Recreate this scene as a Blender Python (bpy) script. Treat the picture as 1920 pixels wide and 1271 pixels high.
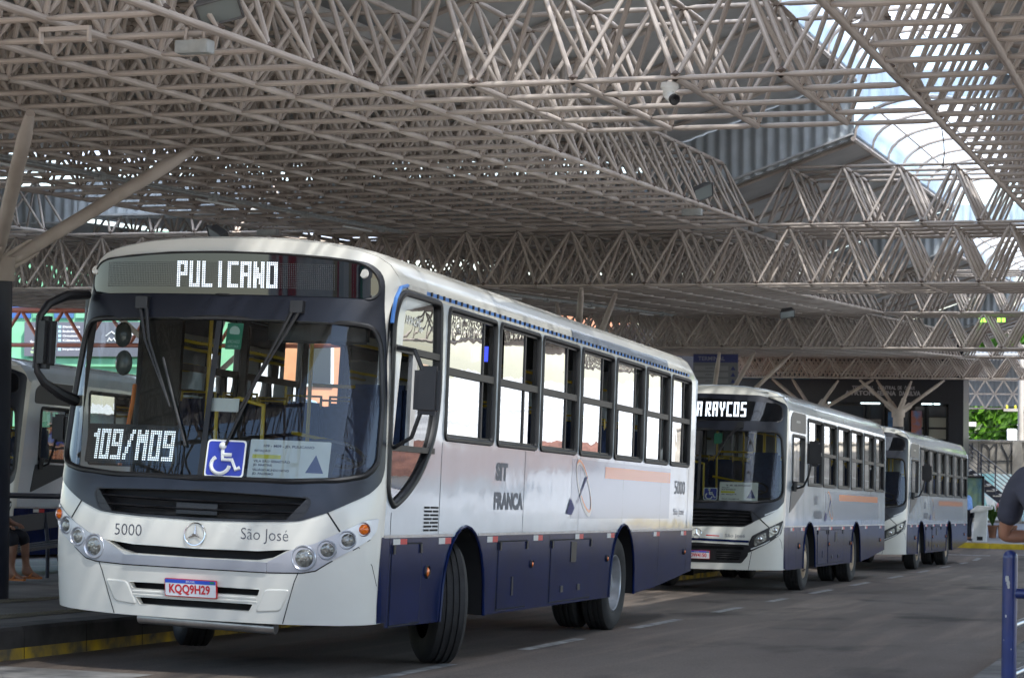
import bpy, bmesh, math, random
import numpy as np
from mathutils import Vector, Matrix
from mathutils.geometry import tessellate_polygon

random.seed(7)
rng = np.random.RandomState(11)
for o in list(bpy.data.objects):
    bpy.data.objects.remove(o)
SC = bpy.context.scene
COL = SC.collection
R = math.radians
G0, G1 = -1.3535, -.0612            # road surface below the eye, and its fall per metre

def road_z(y):
    if y < 47: return G0 + G1 * y
    if y < 60: return G0 + G1 * 47 - .06 * (y - 47)
    return G0 + G1 * 47 - .06 * 13 - .03 * (min(y, 90) - 60)

# ------------------------------------------------------------------ camera
BETA, PITCH, ROLL = R(17.7), math.atan((705 - 635.5) / 4000), .008
cam_d = bpy.data.cameras.new('camera'); cam = bpy.data.objects.new('camera', cam_d); COL.objects.link(cam)
cam_d.sensor_width = 36; cam_d.lens = 75; cam_d.clip_start = .2; cam_d.clip_end = 3000
_f = Vector((-math.sin(BETA) * math.cos(PITCH), math.cos(BETA) * math.cos(PITCH), math.sin(PITCH)))
_r = Vector((math.cos(BETA), math.sin(BETA), 0)); _u = _r.cross(_f)
_cr = _r * math.cos(ROLL) + _u * math.sin(ROLL); _cu = _u * math.cos(ROLL) - _r * math.sin(ROLL)
cam.matrix_world = Matrix((_cr, _cu, -_f)).transposed().to_4x4()
cam_d.dof.use_dof = True; cam_d.dof.focus_distance = 19; cam_d.dof.aperture_fstop = 6.5
SC.camera = cam
# ------------------------------------------------------------------ sky, sun, exposure
SUN = Vector((.62, -.60, 1.15)).normalized()
wd = bpy.data.worlds.new('World'); SC.world = wd; wd.use_nodes = True
nt = wd.node_tree; bg = nt.nodes['Background']
sky = nt.nodes.new('ShaderNodeTexSky'); sky.sky_type = 'NISHITA'; sky.sun_disc = False
sky.sun_elevation = math.asin(SUN.z); sky.sun_rotation = math.atan2(SUN.x, SUN.y)
sky.air_density = 1.0; sky.dust_density = .9; sky.ozone_density = 1.0
nt.links.new(sky.outputs[0], bg.inputs[0]); bg.inputs[1].default_value = .15
sl = bpy.data.lights.new('sun', 'SUN'); sl.energy = 4.0; sl.angle = R(.55); sl.color = (1, .95, .87)
so = bpy.data.objects.new('sun', sl); COL.objects.link(so); so.rotation_euler = SUN.to_track_quat('Z', 'Y').to_euler()
SC.view_settings.view_transform = 'Standard'; SC.view_settings.look = 'None'
SC.view_settings.exposure = 1.5; SC.view_settings.gamma = 1; SC.view_settings.use_curve_mapping = False
SC.render.engine = 'CYCLES'
cy = SC.cycles
cy.use_denoising = True
try: cy.denoiser = 'OPENIMAGEDENOISE'
except Exception: pass
cy.max_bounces = 10; cy.diffuse_bounces = 5; cy.glossy_bounces = 4; cy.transmission_bounces = 6
cy.transparent_max_bounces = 16; cy.sample_clamp_indirect = 8; cy.caustics_reflective = False; cy.caustics_refractive = False

# ------------------------------------------------------------------ materials
MATS = {}
def mat(name, col, rough=.5, metal=0., spec=.5, var=0., vscale=4., bump=0., bscale=30., emit=None, estr=0., coat=0., col2=None, stretch=None, detail=4.):
    m = bpy.data.materials.new(name); m.use_nodes = True; n = m.node_tree.nodes; l = m.node_tree.links
    p = n['Principled BSDF']
    p.inputs['Base Color'].default_value = (*col, 1); p.inputs['Roughness'].default_value = rough
    p.inputs['Metallic'].default_value = metal; p.inputs['Specular IOR Level'].default_value = spec
    p.inputs['Coat Weight'].default_value = coat; p.inputs['Coat Roughness'].default_value = .06
    tc = None
    if var or bump:
        tc = n.new('ShaderNodeTexCoord'); mp = n.new('ShaderNodeMapping'); l.new(tc.outputs['Object'], mp.inputs[0])
        if stretch: mp.inputs['Scale'].default_value = stretch
    if var:
        t = n.new('ShaderNodeTexNoise'); t.inputs['Scale'].default_value = vscale; t.inputs['Detail'].default_value = detail
        l.new(mp.outputs[0], t.inputs['Vector'])
        rmp = n.new('ShaderNodeValToRGB'); rmp.color_ramp.elements[0].position = .36; rmp.color_ramp.elements[1].position = .66
        c2 = col2 or tuple(max(0, c * (1 - var)) for c in col)
        rmp.color_ramp.elements[0].color = (*c2, 1); rmp.color_ramp.elements[1].color = (*tuple(min(1, c * (1 + var * .35)) for c in col), 1)
        l.new(t.outputs[0], rmp.inputs[0]); l.new(rmp.outputs[0], p.inputs['Base Color'])
    if bump:
        t2 = n.new('ShaderNodeTexNoise'); t2.inputs['Scale'].default_value = bscale; t2.inputs['Detail'].default_value = 3
        l.new(mp.outputs[0], t2.inputs['Vector'])
        b = n.new('ShaderNodeBump'); b.inputs['Strength'].default_value = bump; b.inputs['Distance'].default_value = .02
        l.new(t2.outputs[0], b.inputs['Height']); l.new(b.outputs[0], p.inputs['Normal'])
        if coat: l.new(b.outputs[0], p.inputs['Coat Normal'])
    if emit:
        p.inputs['Emission Color'].default_value = (*emit, 1); p.inputs['Emission Strength'].default_value = estr
    MATS[name] = m
    return m

def glass(name, tint, wave=0., wscale=2., ior=1.5, boost=0., mulf=1.7):
    m = bpy.data.materials.new(name); m.use_nodes = True; n = m.node_tree.nodes; l = m.node_tree.links
    n.clear(); out = n.new('ShaderNodeOutputMaterial'); mix = n.new('ShaderNodeMixShader')
    tr = n.new('ShaderNodeBsdfTransparent'); tr.inputs[0].default_value = (*tint, 1)
    gl = n.new('ShaderNodeBsdfGlossy'); gl.inputs['Roughness'].default_value = 0.0; gl.inputs['Color'].default_value = (.95, .97, 1, 1)
    fr = n.new('ShaderNodeFresnel'); fr.inputs[0].default_value = ior
    mul = n.new('ShaderNodeMath'); mul.operation = 'MULTIPLY_ADD'; mul.inputs[1].default_value = mulf; mul.inputs[2].default_value = boost; mul.use_clamp = True
    l.new(fr.outputs[0], mul.inputs[0]); l.new(mul.outputs[0], mix.inputs[0])
    l.new(tr.outputs[0], mix.inputs[1]); l.new(gl.outputs[0], mix.inputs[2]); l.new(mix.outputs[0], out.inputs[0])
    if wave:
        tc = n.new('ShaderNodeTexCoord'); t = n.new('ShaderNodeTexNoise'); t.inputs['Scale'].default_value = wscale; t.inputs['Detail'].default_value = 2
        l.new(tc.outputs['Object'], t.inputs['Vector'])
        b = n.new('ShaderNodeBump'); b.inputs['Strength'].default_value = wave; b.inputs['Distance'].default_value = .02
        l.new(t.outputs[0], b.inputs['Height']); l.new(b.outputs[0], gl.inputs['Normal']); l.new(b.outputs[0], fr.inputs['Normal'])
    MATS[name] = m
    return m

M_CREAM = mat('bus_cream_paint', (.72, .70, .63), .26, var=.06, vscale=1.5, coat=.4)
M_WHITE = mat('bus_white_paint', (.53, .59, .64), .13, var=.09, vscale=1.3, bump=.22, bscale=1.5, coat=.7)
M_NAVY = mat('bus_navy_paint', (.007, .015, .066), .17, spec=.15, var=.3, vscale=3, coat=0.0, bump=.05, bscale=1.2)
M_MASK = mat('black_mask_paint', (.010, .012, .020), .32, spec=.5)
M_RUBBER = mat('black_rubber', (.008, .008, .009), .45)
M_BLACK = mat('black_plastic', (.012, .012, .014), .45, var=.2, vscale=8)
M_VOID = mat('dark_recess', (.006, .006, .007), .8)
M_SIGNGLASS = mat('sign_glass', (.004, .005, .007), .04, spec=.7)
M_SILVER = mat('silver_paint', (.50, .52, .57), .30, metal=.55)
M_CHROME = mat('chrome', (.75, .76, .78), .12, metal=1)
M_ALU = mat('aluminium', (.55, .56, .58), .32, metal=.9, var=.15, vscale=9)
M_TYRE = mat('tyre_rubber', (.018, .017, .017), .75, var=.3, vscale=12, bump=.2, bscale=60)
M_RIM = mat('grey_wheel_steel', (.42, .43, .45), .35, metal=.5, var=.25, vscale=6)
M_RIMTAN = mat('dusty_wheel_steel', (.42, .33, .23), .45, metal=.3, var=.3, vscale=6)
M_AMBER = mat('amber_lens', (.85, .17, .01), .18, coat=.6, var=.2, vscale=40)
M_LENS = mat('lamp_lens', (.30, .30, .27), .12, metal=.4, spec=.8, coat=.9, var=.6, vscale=22, bump=.4, bscale=35)
M_RED = mat('red_reflector', (.55, .02, .02), .3)
M_REFW = mat('white_reflector', (.62, .62, .60), .4)
M_INK = mat('dark_lettering', (.05, .055, .075), .5)
M_GREYINK = mat('grey_lettering', (.13, .14, .17), .5)
M_BLUE = mat('sign_blue', (.025, .045, .36), .4)
M_PAPER = mat('white_card', (.80, .81, .78), .5, var=.06, vscale=5)
M_YEL = mat('yellow_paint', (.62, .42, .01), .35)
M_YELMARK = mat('yellow_marker', (.72, .66, .02), .5)
M_STICKB = mat('blue_print', (.03, .04, .17), .5)
M_LED = mat('led_dot', (.8, .85, 1), .4, emit=(.80, .90, 1), estr=.55)
M_LEDOFF = mat('led_dot_off', (.05, .052, .055), .5)
M_LEDBOX = mat('led_panel', (.006, .007, .009), .35)
M_PLATEW = mat('plate_white', (.72, .73, .74), .35)
M_PLATER = mat('plate_red', (.55, .02, .03), .4)
M_PLATEB = mat('plate_blue', (.03, .09, .50), .4)
M_ADGREY = mat('advert_grey_print', (.30, .35, .42), .16, coat=.5, bump=.10, bscale=1.3)
M_ORANGE = mat('orange_print', (.78, .24, .07), .2, coat=.4)
M_LOGOW = mat('pale_print', (.62, .60, .55), .2, coat=.4)
M_STRIPE = mat('blue_gutter', (.07, .20, .52), .4)
M_SEAT = mat('seat_fabric', (.03, .05, .12), .8, var=.3, vscale=20)
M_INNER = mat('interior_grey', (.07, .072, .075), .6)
M_GREENST = mat('green_sticker', (.02, .22, .12), .4)
M_SCREEN = mat('blue_screen', (.02, .03, .3), .3, emit=(.05, .08, .9), estr=.6)
G_WIND = glass('windscreen_glass', (.86, .91, .88), .02, .8, mulf=1.15)
G_SIDE = glass('side_glass', (.36, .39, .40), .10, 2.2, boost=.42)
G_DRV = glass('driver_glass', (.60, .64, .64), .06, 1.6, boost=.05)

M_TUBE = mat('beige_steel_paint', (.52, .465, .415), .6, spec=.3, var=.22, vscale=2.2, col2=(.40, .34, .295))
M_TUBEN = mat('grimy_node_steel', (.16, .12, .10), .7, var=.4, vscale=20)
M_ORTUBE = mat('sun_tint_and_pipe_orange', (.60, .20, .13), .5, var=.15, vscale=4)  # sun tint put into the girder's colour; plain orange on the drain pipe
M_DECK = mat('grey_roof_sheet', (.50, .51, .51), .6, metal=.05, var=.16, vscale=1.2)
M_ZINC = mat('zinc_corrugated_sheet', (.47, .51, .53), .6, metal=.05, var=.15, vscale=3)
M_CONC = mat('concrete', (.40, .38, .35), .85, var=.2, vscale=2, bump=.2, bscale=40)
M_COLN = mat('dark_column_paint', (.020, .022, .034), .5, var=.3, vscale=3)

def poly_mat():
    m = bpy.data.materials.new('skylight_polycarbonate'); m.use_nodes = True; n = m.node_tree.nodes; l = m.node_tree.links
    n.clear(); out = n.new('ShaderNodeOutputMaterial')
    a = n.new('ShaderNodeBsdfTranslucent'); b = n.new('ShaderNodeBsdfTransparent'); d = n.new('ShaderNodeBsdfDiffuse')
    a.inputs[0].default_value = (.72, .76, .80, 1); b.inputs[0].default_value = (.80, .84, .90, 1); d.inputs[0].default_value = (.45, .5, .55, 1)
    m1 = n.new('ShaderNodeMixShader'); m2 = n.new('ShaderNodeMixShader')
    tc = n.new('ShaderNodeTexCoord'); mp = n.new('ShaderNodeMapping'); mp.inputs['Scale'].default_value = (9, .6, 1)
    t = n.new('ShaderNodeTexNoise'); t.inputs['Scale'].default_value = 1.2; t.inputs['Detail'].default_value = 4
    l.new(tc.outputs['Object'], mp.inputs[0]); l.new(mp.outputs[0], t.inputs['Vector'])
    rp = n.new('ShaderNodeMapRange'); rp.inputs[1].default_value = .35; rp.inputs[2].default_value = .7; rp.inputs[3].default_value = .05; rp.inputs[4].default_value = .55
    l.new(t.outputs[0], rp.inputs[0]); l.new(rp.outputs[0], m1.inputs[0])
    l.new(a.outputs[0], m1.inputs[1]); l.new(b.outputs[0], m1.inputs[2])
    m2.inputs[0].default_value = .12; l.new(m1.outputs[0], m2.inputs[1]); l.new(d.outputs[0], m2.inputs[2])
    l.new(m2.outputs[0], out.inputs[0]); return m
M_POLY = poly_mat()

# ------------------------------------------------------------------ helpers
def tag(o, label=None, cat=None, group=None, kind=None):
    if label: o['label'] = label
    if cat: o['category'] = cat
    if group: o['group'] = group
    if kind: o['kind'] = kind
    return o

def empty(name, loc=(0, 0, 0), label=None, cat=None, group=None, mw=None):
    o = bpy.data.objects.new(name, None); COL.objects.link(o); o.empty_display_size = .1
    if mw is not None: o.matrix_world = mw
    else: o.location = loc
    return tag(o, label, cat, group)

def mesh_obj(name, verts, faces, mats, parent=None, smooth=True, mi=None, sharp=40):
    me = bpy.data.meshes.new(name); me.from_pydata([tuple(v) for v in verts], [], faces)
    for m in (mats if isinstance(mats, (list, tuple)) else [mats]): me.materials.append(m)
    if mi is not None: me.polygons.foreach_set('material_index', mi)
    if smooth:
        me.polygons.foreach_set('use_smooth', [True] * len(me.polygons))
        try: me.set_sharp_from_angle(angle=R(sharp))
        except Exception: pass
    me.update()
    o = bpy.data.objects.new(name, me); COL.objects.link(o)
    if parent is not None: o.parent = parent
    return o

class MB:
    def __init__(s): s.v = []; s.f = []; s.m = []; s.c = 0
    def add(s, vs, fs):
        b = len(s.v); s.v += [Vector(v) for v in vs]
        for f in fs: s.f.append([i + b for i in f]); s.m.append(s.c)
        return s
    def mi(s, i): s.c = i; return s
    def box(s, x0, x1, y0, y1, z0, z1):
        return s.add([(x0, y0, z0), (x1, y0, z0), (x1, y1, z0), (x0, y1, z0), (x0, y0, z1), (x1, y0, z1), (x1, y1, z1), (x0, y1, z1)],
                     [(0, 3, 2, 1), (4, 5, 6, 7), (0, 1, 5, 4), (1, 2, 6, 5), (2, 3, 7, 6), (3, 0, 4, 7)])
    def rbox(s, x0, x1, y0, y1, z0, z1, r=.02):     # box with chamfered edges
        bm = bmesh.new(); bmesh.ops.create_cube(bm, size=1)
        for v in bm.verts: v.co = Vector(((x0 + x1) / 2 + v.co.x * (x1 - x0), (y0 + y1) / 2 + v.co.y * (y1 - y0), (z0 + z1) / 2 + v.co.z * (z1 - z0)))
        bmesh.ops.bevel(bm, geom=bm.edges[:], offset=r, segments=2, affect='EDGES')
        bm.verts.index_update(); s.add([v.co.copy() for v in bm.verts], [[v.index for v in f.verts] for f in bm.faces]); bm.free(); return s
    def tube(s, pts, r, n=8, caps=True, flat=None):
        pts = [Vector(p) for p in pts]; rs = r if isinstance(r, (list, tuple)) else [r] * len(pts)
        t0 = (pts[1] - pts[0]).normalized(); a = t0.orthogonal().normalized(); vs = []
        for i, p in enumerate(pts):
            t = ((pts[min(i + 1, len(pts) - 1)] - pts[i]).normalized() + (pts[i] - pts[max(i - 1, 0)]).normalized())
            t = t.normalized() if t.length > 1e-6 else t0
            a = (a - t * a.dot(t)).normalized(); b = t.cross(a)
            for k in range(n):
                w = 2 * math.pi * k / n; vs.append(p + (a * math.cos(w) + b * math.sin(w)) * rs[i])
        fs = [(i * n + k, i * n + (k + 1) % n, (i + 1) * n + (k + 1) % n, (i + 1) * n + k) for i in range(len(pts) - 1) for k in range(n)]
        if caps: fs += [tuple(range(n - 1, -1, -1)), tuple(range((len(pts) - 1) * n, len(pts) * n))]
        return s.add(vs, fs)
    def lathe(s, prof, M, n=24, close=False):       # prof: (radius, height along local z)
        vs = []; fs = []
        for r, h in prof:
            for k in range(n):
                w = 2 * math.pi * k / n; vs.append(M @ Vector((r * math.cos(w), r * math.sin(w), h)))
        for i in range(len(prof) - 1):
            for k in range(n): fs.append((i * n + k, i * n + (k + 1) % n, (i + 1) * n + (k + 1) % n, (i + 1) * n + k))
        if close: fs += [tuple(range(n - 1, -1, -1)), tuple(range((len(prof) - 1) * n, len(prof) * n))]
        return s.add(vs, fs)
    def prism(s, poly, h0, h1, M):                  # polygon in local xy extruded along local z
        n = len(poly); tri = tessellate_polygon([[Vector((p[0], p[1], 0)) for p in poly]])
        vs = [M @ Vector((p[0], p[1], h0)) for p in poly] + [M @ Vector((p[0], p[1], h1)) for p in poly]
        fs = [tuple(t) for t in tri] + [tuple(i + n for i in t[::-1]) for t in tri] + [(i, (i + 1) % n, n + (i + 1) % n, n + i) for i in range(n)]
        return s.add(vs, fs)
    def ball(s, c, r, nu=10, nv=6, sc=(1, 1, 1)):
        prof = [(max(1e-4, math.sin(math.pi * i / nv)), -math.cos(math.pi * i / nv)) for i in range(nv + 1)]
        return s.lathe(prof, Matrix.Translation(c) @ Matrix.Diagonal((r * sc[0], r * sc[1], r * sc[2], 1)), nu)
    def build(s, name, mats, parent=None, smooth=True, sharp=40, fix=True):
        o = mesh_obj(name, s.v, s.f, mats, parent, smooth, s.m, sharp)
        if fix:
            bm = bmesh.new(); bm.from_mesh(o.data); bmesh.ops.recalc_face_normals(bm, faces=bm.faces[:]); bm.to_mesh(o.data); bm.free()
        return o

def axis(o, z, x=None):                             # matrix with local z along z, at o
    z = Vector(z).normalized(); x = Vector(x) if x else z.orthogonal(); x = (x - z * x.dot(z)).normalized(); y = z.cross(x)
    return Matrix(((x.x, y.x, z.x, o[0]), (x.y, y.y, z.y, o[1]), (x.z, y.z, z.z, o[2]), (0, 0, 0, 1)))

PATCH_UV = []
def patch(outer, holes, fn, du=.12, dv=.12, flip=False):
    """2-D polygon with holes, cut into strips and carried onto the surface fn(u, v)"""
    loops = [[Vector((p[0], p[1], 0)) for p in L] for L in [outer] + list(holes)]
    flat = [p for L in loops for p in L]
    bm = bmesh.new(); vs = [bm.verts.new(p) for p in flat]
    for t in tessellate_polygon(loops):
        a, b, c = (flat[i] for i in t)
        ar = (b - a).cross(c - a).z
        if abs(ar) < 1e-9: continue
        try: bm.faces.new([vs[i] for i in (t if ar > 0 else t[::-1])])
        except ValueError: pass
    for ax, step in ((0, du), (1, dv)):
        if not step: continue
        lo = min(p[ax] for p in flat); hi = max(p[ax] for p in flat); k = math.floor(lo / step) + 1
        no = (1, 0, 0) if ax == 0 else (0, 1, 0)
        while k * step < hi - 1e-4:
            co = (k * step, 0, 0) if ax == 0 else (0, k * step, 0)
            bmesh.ops.bisect_plane(bm, geom=bm.verts[:] + bm.edges[:] + bm.faces[:], dist=1e-5, plane_co=co, plane_no=no); k += 1
    bm.verts.index_update()
    PATCH_UV[:] = [(v.co.x, v.co.y) for v in bm.verts]
    V = [Vector(fn(v.co.x, v.co.y)) for v in bm.verts]
    F = [[v.index for v in (f.verts if not flip else reversed(f.verts[:]))] for f in bm.faces]
    bm.free(); return V, F

def rounded(pts, r, n=5):
    out = []; N = len(pts); rr = r if isinstance(r, (list, tuple)) else [r] * N
    for i in range(N):
        p = Vector((*pts[i], 0)); a = (Vector((*pts[i - 1], 0)) - p); b = (Vector((*pts[(i + 1) % N], 0)) - p)
        t = min(rr[i], a.length * .49, b.length * .49); A = p + a.normalized() * t; B = p + b.normalized() * t
        for k in range(n + 1):
            w = k / n; q = A * (1 - w) ** 2 + p * 2 * w * (1 - w) + B * w * w; out.append((q.x, q.y))
    return out
def rrect(x0, x1, z0, z1, r, n=5): return rounded([(x0, z0), (x1, z0), (x1, z1), (x0, z1)], r, n)
def inset(poly, d):
    N = len(poly); ar = sum(poly[i][0] * poly[(i + 1) % N][1] - poly[(i + 1) % N][0] * poly[i][1] for i in range(N)); sg = 1 if ar > 0 else -1
    out = []
    for i in range(N):
        p = Vector(poly[i]); a = Vector(poly[i - 1]); b = Vector(poly[(i + 1) % N])
        t = ((p - a).normalized() + (b - p).normalized()); t = t.normalized() if t.length > 1e-6 else (b - a).normalized()
        nrm = Vector((-t.y, t.x)) * sg; out.append((p.x + nrm.x * d, p.y + nrm.y * d))
    return out
def ring(mb, poly, fn, prof):                       # prof: (inset, offset) from outside in
    N = len(poly); vs = []
    for d, off in prof:
        for u, v in inset(poly, d): vs.append(fn(u, v, off))
    fs = [(r * N + i, r * N + (i + 1) % N, (r + 1) * N + (i + 1) % N, (r + 1) * N + i) for r in range(len(prof) - 1) for i in range(N)]
    mb.add(vs, fs)

TXT = {}
def text2d(s, bold=0.):
    k = (s, bold)
    if k not in TXT:
        cu = bpy.data.curves.new('t', 'FONT'); cu.body = s; cu.size = 1; cu.offset = bold; cu.resolution_u = 3
        o = bpy.data.objects.new('t', cu); COL.objects.link(o); bpy.context.view_layer.update()
        me = bpy.data.meshes.new_from_object(o.evaluated_get(bpy.context.evaluated_depsgraph_get()))
        V = np.array([v.co[:2] for v in me.vertices]); F = [list(p.vertices) for p in me.polygons]
        bpy.data.objects.remove(o); bpy.data.curves.remove(cu); bpy.data.meshes.remove(me)
        mn = V.min(0); mx = V.max(0); TXT[k] = ((V - mn) / (mx - mn), F, (mx - mn)[0] / (mx - mn)[1])
    return TXT[k]
def text_on(mb, s, u0, u1, v0, v1, fn, bold=0.):
    V, F, _ = text2d(s, bold)
    mb.add([fn(u0 + p[0] * (u1 - u0), v0 + p[1] * (v1 - v0)) for p in V], F)
def flatfn(o, ex, ez, off=0.):
    o = Vector(o); ex = Vector(ex); ez = Vector(ez); nn = ex.cross(ez).normalized()
    return lambda u, v, d=0.: o + ex * u + ez * v + nn * (off + d)

def copy_tree(o, parent=None, skip=()):
    c = o.copy(); COL.objects.link(c)
    if parent is not None: c.parent = parent
    for ch in o.children:
        if ch.name.split('.')[0] not in skip: copy_tree(ch, c, skip)
    return c
# ------------------------------------------------------------------ ground
def asphalt():
    m = mat('asphalt', (.05, .046, .043), .8); n = m.node_tree.nodes; l = m.node_tree.links; p = n['Principled BSDF']
    tc = n.new('ShaderNodeTexCoord')
    def noise(sc, stretch, det=5):
        mp = n.new('ShaderNodeMapping'); mp.inputs['Scale'].default_value = stretch; l.new(tc.outputs['Object'], mp.inputs[0])
        t = n.new('ShaderNodeTexNoise'); t.inputs['Scale'].default_value = sc; t.inputs['Detail'].default_value = det; l.new(mp.outputs[0], t.inputs['Vector']); return t
    def ramp(t, a, b, ca, cb):
        r = n.new('ShaderNodeValToRGB'); e = r.color_ramp.elements; e[0].position = a; e[1].position = b; e[0].color = (*ca, 1); e[1].color = (*cb, 1); l.new(t.outputs[0], r.inputs[0]); return r
    big = ramp(noise(.22, (1, .35, 1)), .38, .68, (.135, .106, .085), (.24, .195, .158))
    streak = ramp(noise(1.1, (2.2, .12, 1)), .50, .75, (1, 1, 1), (1.7, 1.65, 1.6))
    fine = ramp(noise(55, (1, 1, 1), 2), .3, .75, (.72, .72, .72), (1.25, 1.25, 1.25))
    oil = ramp(noise(.9, (1, .5, 1), 6), .56, .70, (1, 1, 1), (.36, .35, .34))
    cur = big
    for x in (streak, fine, oil):
        mx = n.new('ShaderNodeMix'); mx.data_type = 'RGBA'; mx.blend_type = 'MULTIPLY'; mx.inputs[0].default_value = 1
        l.new(cur.outputs[0] if cur is big else cur.outputs[2], mx.inputs[6]); l.new(x.outputs[0], mx.inputs[7]); cur = mx
    l.new(cur.outputs[2], p.inputs['Base Color'])
    rr = n.new('ShaderNodeMapRange'); rr.inputs[3].default_value = .55; rr.inputs[4].default_value = .9; l.new(noise(1.5, (1, .4, 1)).outputs[0], rr.inputs[0]); l.new(rr.outputs[0], p.inputs['Roughness'])
    b = n.new('ShaderNodeBump'); b.inputs['Strength'].default_value = .35; b.inputs['Distance'].default_value = .01
    l.new(noise(70, (1, 1, 1), 3).outputs[0], b.inputs['Height']); l.new(b.outputs[0], p.inputs['Normal']); return m
M_ASPH = asphalt()
M_PAVE = mat('worn_paving', (.15, .135, .12), .85, var=.4, vscale=1.6, bump=.3, bscale=30)
M_TACT = mat('tactile_paving', (.15, .13, .085), .8, var=.4, vscale=3)
M_FARPAVE = mat('pale_paving', (.42, .42, .43), .7, var=.15, vscale=1.5)
M_DASH = mat('worn_road_paint', (.40, .39, .37), .7, var=.5, vscale=7, bump=.2, bscale=40)
M_KERBY = mat('worn_yellow_kerb', (.46, .29, .012), .7, var=.75, vscale=3.5, col2=(.10, .085, .06))
M_KERB = mat('kerb_concrete', (.19, .18, .165), .85, var=.45, vscale=3, bump=.2, bscale=30)
M_EARTH = mat('city_ground', (.50, .49, .46), .9, var=.4, vscale=.05)

ys = [-30, -10, 0, 5, 10, 15, 20, 25, 30, 35, 40, 47, 50, 53, 56, 60, 65, 70, 80, 90]
def strip(name, x0, x1, ylist, dz, m, label=None, nx=1):
    vs = []; fs = []
    for y in ylist:
        for i in range(nx + 1): vs.append((x0 + (x1 - x0) * i / nx, y, road_z(y) + dz))
    w = nx + 1
    for j in range(len(ylist) - 1):
        for i in range(nx): fs.append((j * w + i, j * w + i + 1, (j + 1) * w + i + 1, (j + 1) * w + i))
    o = mesh_obj(name, vs, fs, m, None, False); o['kind'] = 'structure'; return o
strip('road', -60, 4, ys, 0, M_ASPH)
strip('side_street', 4, 40, ys, 0, mat('grey_concrete_street', (.26, .26, .26), .85, var=.3, vscale=.4))
strip('bounce_ground', -45, 40, [-40, -20, -10, 0, 5.5], .004, mat('pale_bounce_ground', (.50, .46, .41), .85, var=.25, vscale=.6))  # unseen pale ground, added to bounce sunlight up to the near tubes
g = mesh_obj('ground', [(-900, -300, -8.6), (900, -300, -8.6), (900, 1500, -9.5), (-900, 1500, -9.5)], [(0, 1, 2, 3)], M_EARTH, None, False); g['kind'] = 'structure'
def dash(x0, x1, y0, y1, m=None):
    yy = [y0 + (y1 - y0) * i / 4 for i in range(5)]
    strip('lane_dash', x0, x1, yy, .004, m or M_DASH)
for a, b in ((11.0, 16.6), (18.6, 20.5), (22.6, 24.8), (26.8, 28.4), (30.4, 31.8), (34.0, 36.0), (38.3, 40.4), (43.2, 45.2), (48.0, 50.0), (52.6, 54.4), (57, 58.8)):
    dash(-5.87, -5.74, a, b)
strip('stop_line', -9.0, -5.6, [63.3, 63.7], .004, M_DASH); strip('stop_line', -5.2, -1.8, [64.4, 64.8], .004, M_DASH)
strip('lane_dash', -5.85, -5.7, [60.6, 62.2], .004, M_DASH)
strip('painted_box', -8.75, -7.3, [12.6, 13.1, 13.8, 14.25], .004, mat('old_white_paint', (.26, .25, .235), .8, var=.45, vscale=3))

def platform(name, x0, x1, y0, y1, h, side, m, kerb_m, cap=.32, low_m=None):
    """raised platform: paving slab, kerb stones along one long side"""
    yl = [y for y in np.linspace(y0, y1, 26)]
    strip(name, x0 + (cap if side < 0 else 0), x1 - (cap if side > 0 else 0), yl, h - .004, m)
    kx0, kx1 = (x1 - cap, x1) if side > 0 else (x0, x0 + cap)
    n = int((y1 - y0) / 1.0)
    for i in range(n):                              # each kerb stone is a piece
        a = y0 + (y1 - y0) * i / n + .006; b = y0 + (y1 - y0) * (i + 1) / n - .006; za, zb = road_z(a), road_z(b)
        xf = kx1 if side > 0 else kx0; xb = kx0 if side > 0 else kx1; dz = random.uniform(-.004, .004)
        mb = MB(); s = .02 * side
        P = [(xf, za - .05), (xf, za + .09), (xf, za + h - .025), (xf - s, za + h), (xb, za + h), (xb, za - .05)]
        dzb = zb - za
        vs = [(p[0], a, p[1] + (dz if k > 1 else 0)) for k, p in enumerate(P)] + [(p[0], b, p[1] + dzb + (dz if k > 1 else 0)) for k, p in enumerate(P)]
        k = len(P)
        for q in range(k):
            mb.mi(1 if q == 0 else 0).add([vs[q], vs[(q + 1) % k], vs[k + (q + 1) % k], vs[k + q]], [(0, 1, 2, 3)])
        mb.mi(0).add(vs, [tuple(range(k)), tuple(range(2 * k - 1, k - 1, -1))])
        mb.build('kerb_stone', [kerb_m, low_m or kerb_m], None, False)['kind'] = 'structure'
platform('left_platform', -14.0, -8.83, 6.0, 60, .26, 1, M_PAVE, mat('dark_kerb_paint', (.055, .05, .048), .8, var=.5, vscale=4), .30, M_KERBY)
platform('right_platform', -1.55, 3.2, 3.0, 58, .15, -1, M_PAVE, M_KERB, .22, M_KERB)
strip('far_left_platform', -40, -21.5, [5, 20, 35, 50, 60], .2, M_PAVE)
# tactile strips on the left platform, rows of raised buttons
for x0, x1, pitch in ((-9.72, -9.46, .065), (-11.0, -10.74, .065)):
    strip('tactile_strip', x0, x1, list(np.linspace(12, 30, 10)), .261, M_TACT)
    mb = MB()
    for i in range(4):
        for y in np.arange(12.5, 26, pitch):
            x = x0 + .032 + i * .064; z = road_z(y) + .261
            mb.add([(x - .018, y - .018, z), (x + .018, y - .018, z), (x + .018, y + .018, z), (x - .018, y + .018, z), (x, y, z + .010)], [(0, 1, 4), (1, 2, 4), (2, 3, 4), (3, 0, 4)])
    mb.build('tactile_studs', M_TACT, None, True, fix=False)['kind'] = 'stuff'
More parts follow.
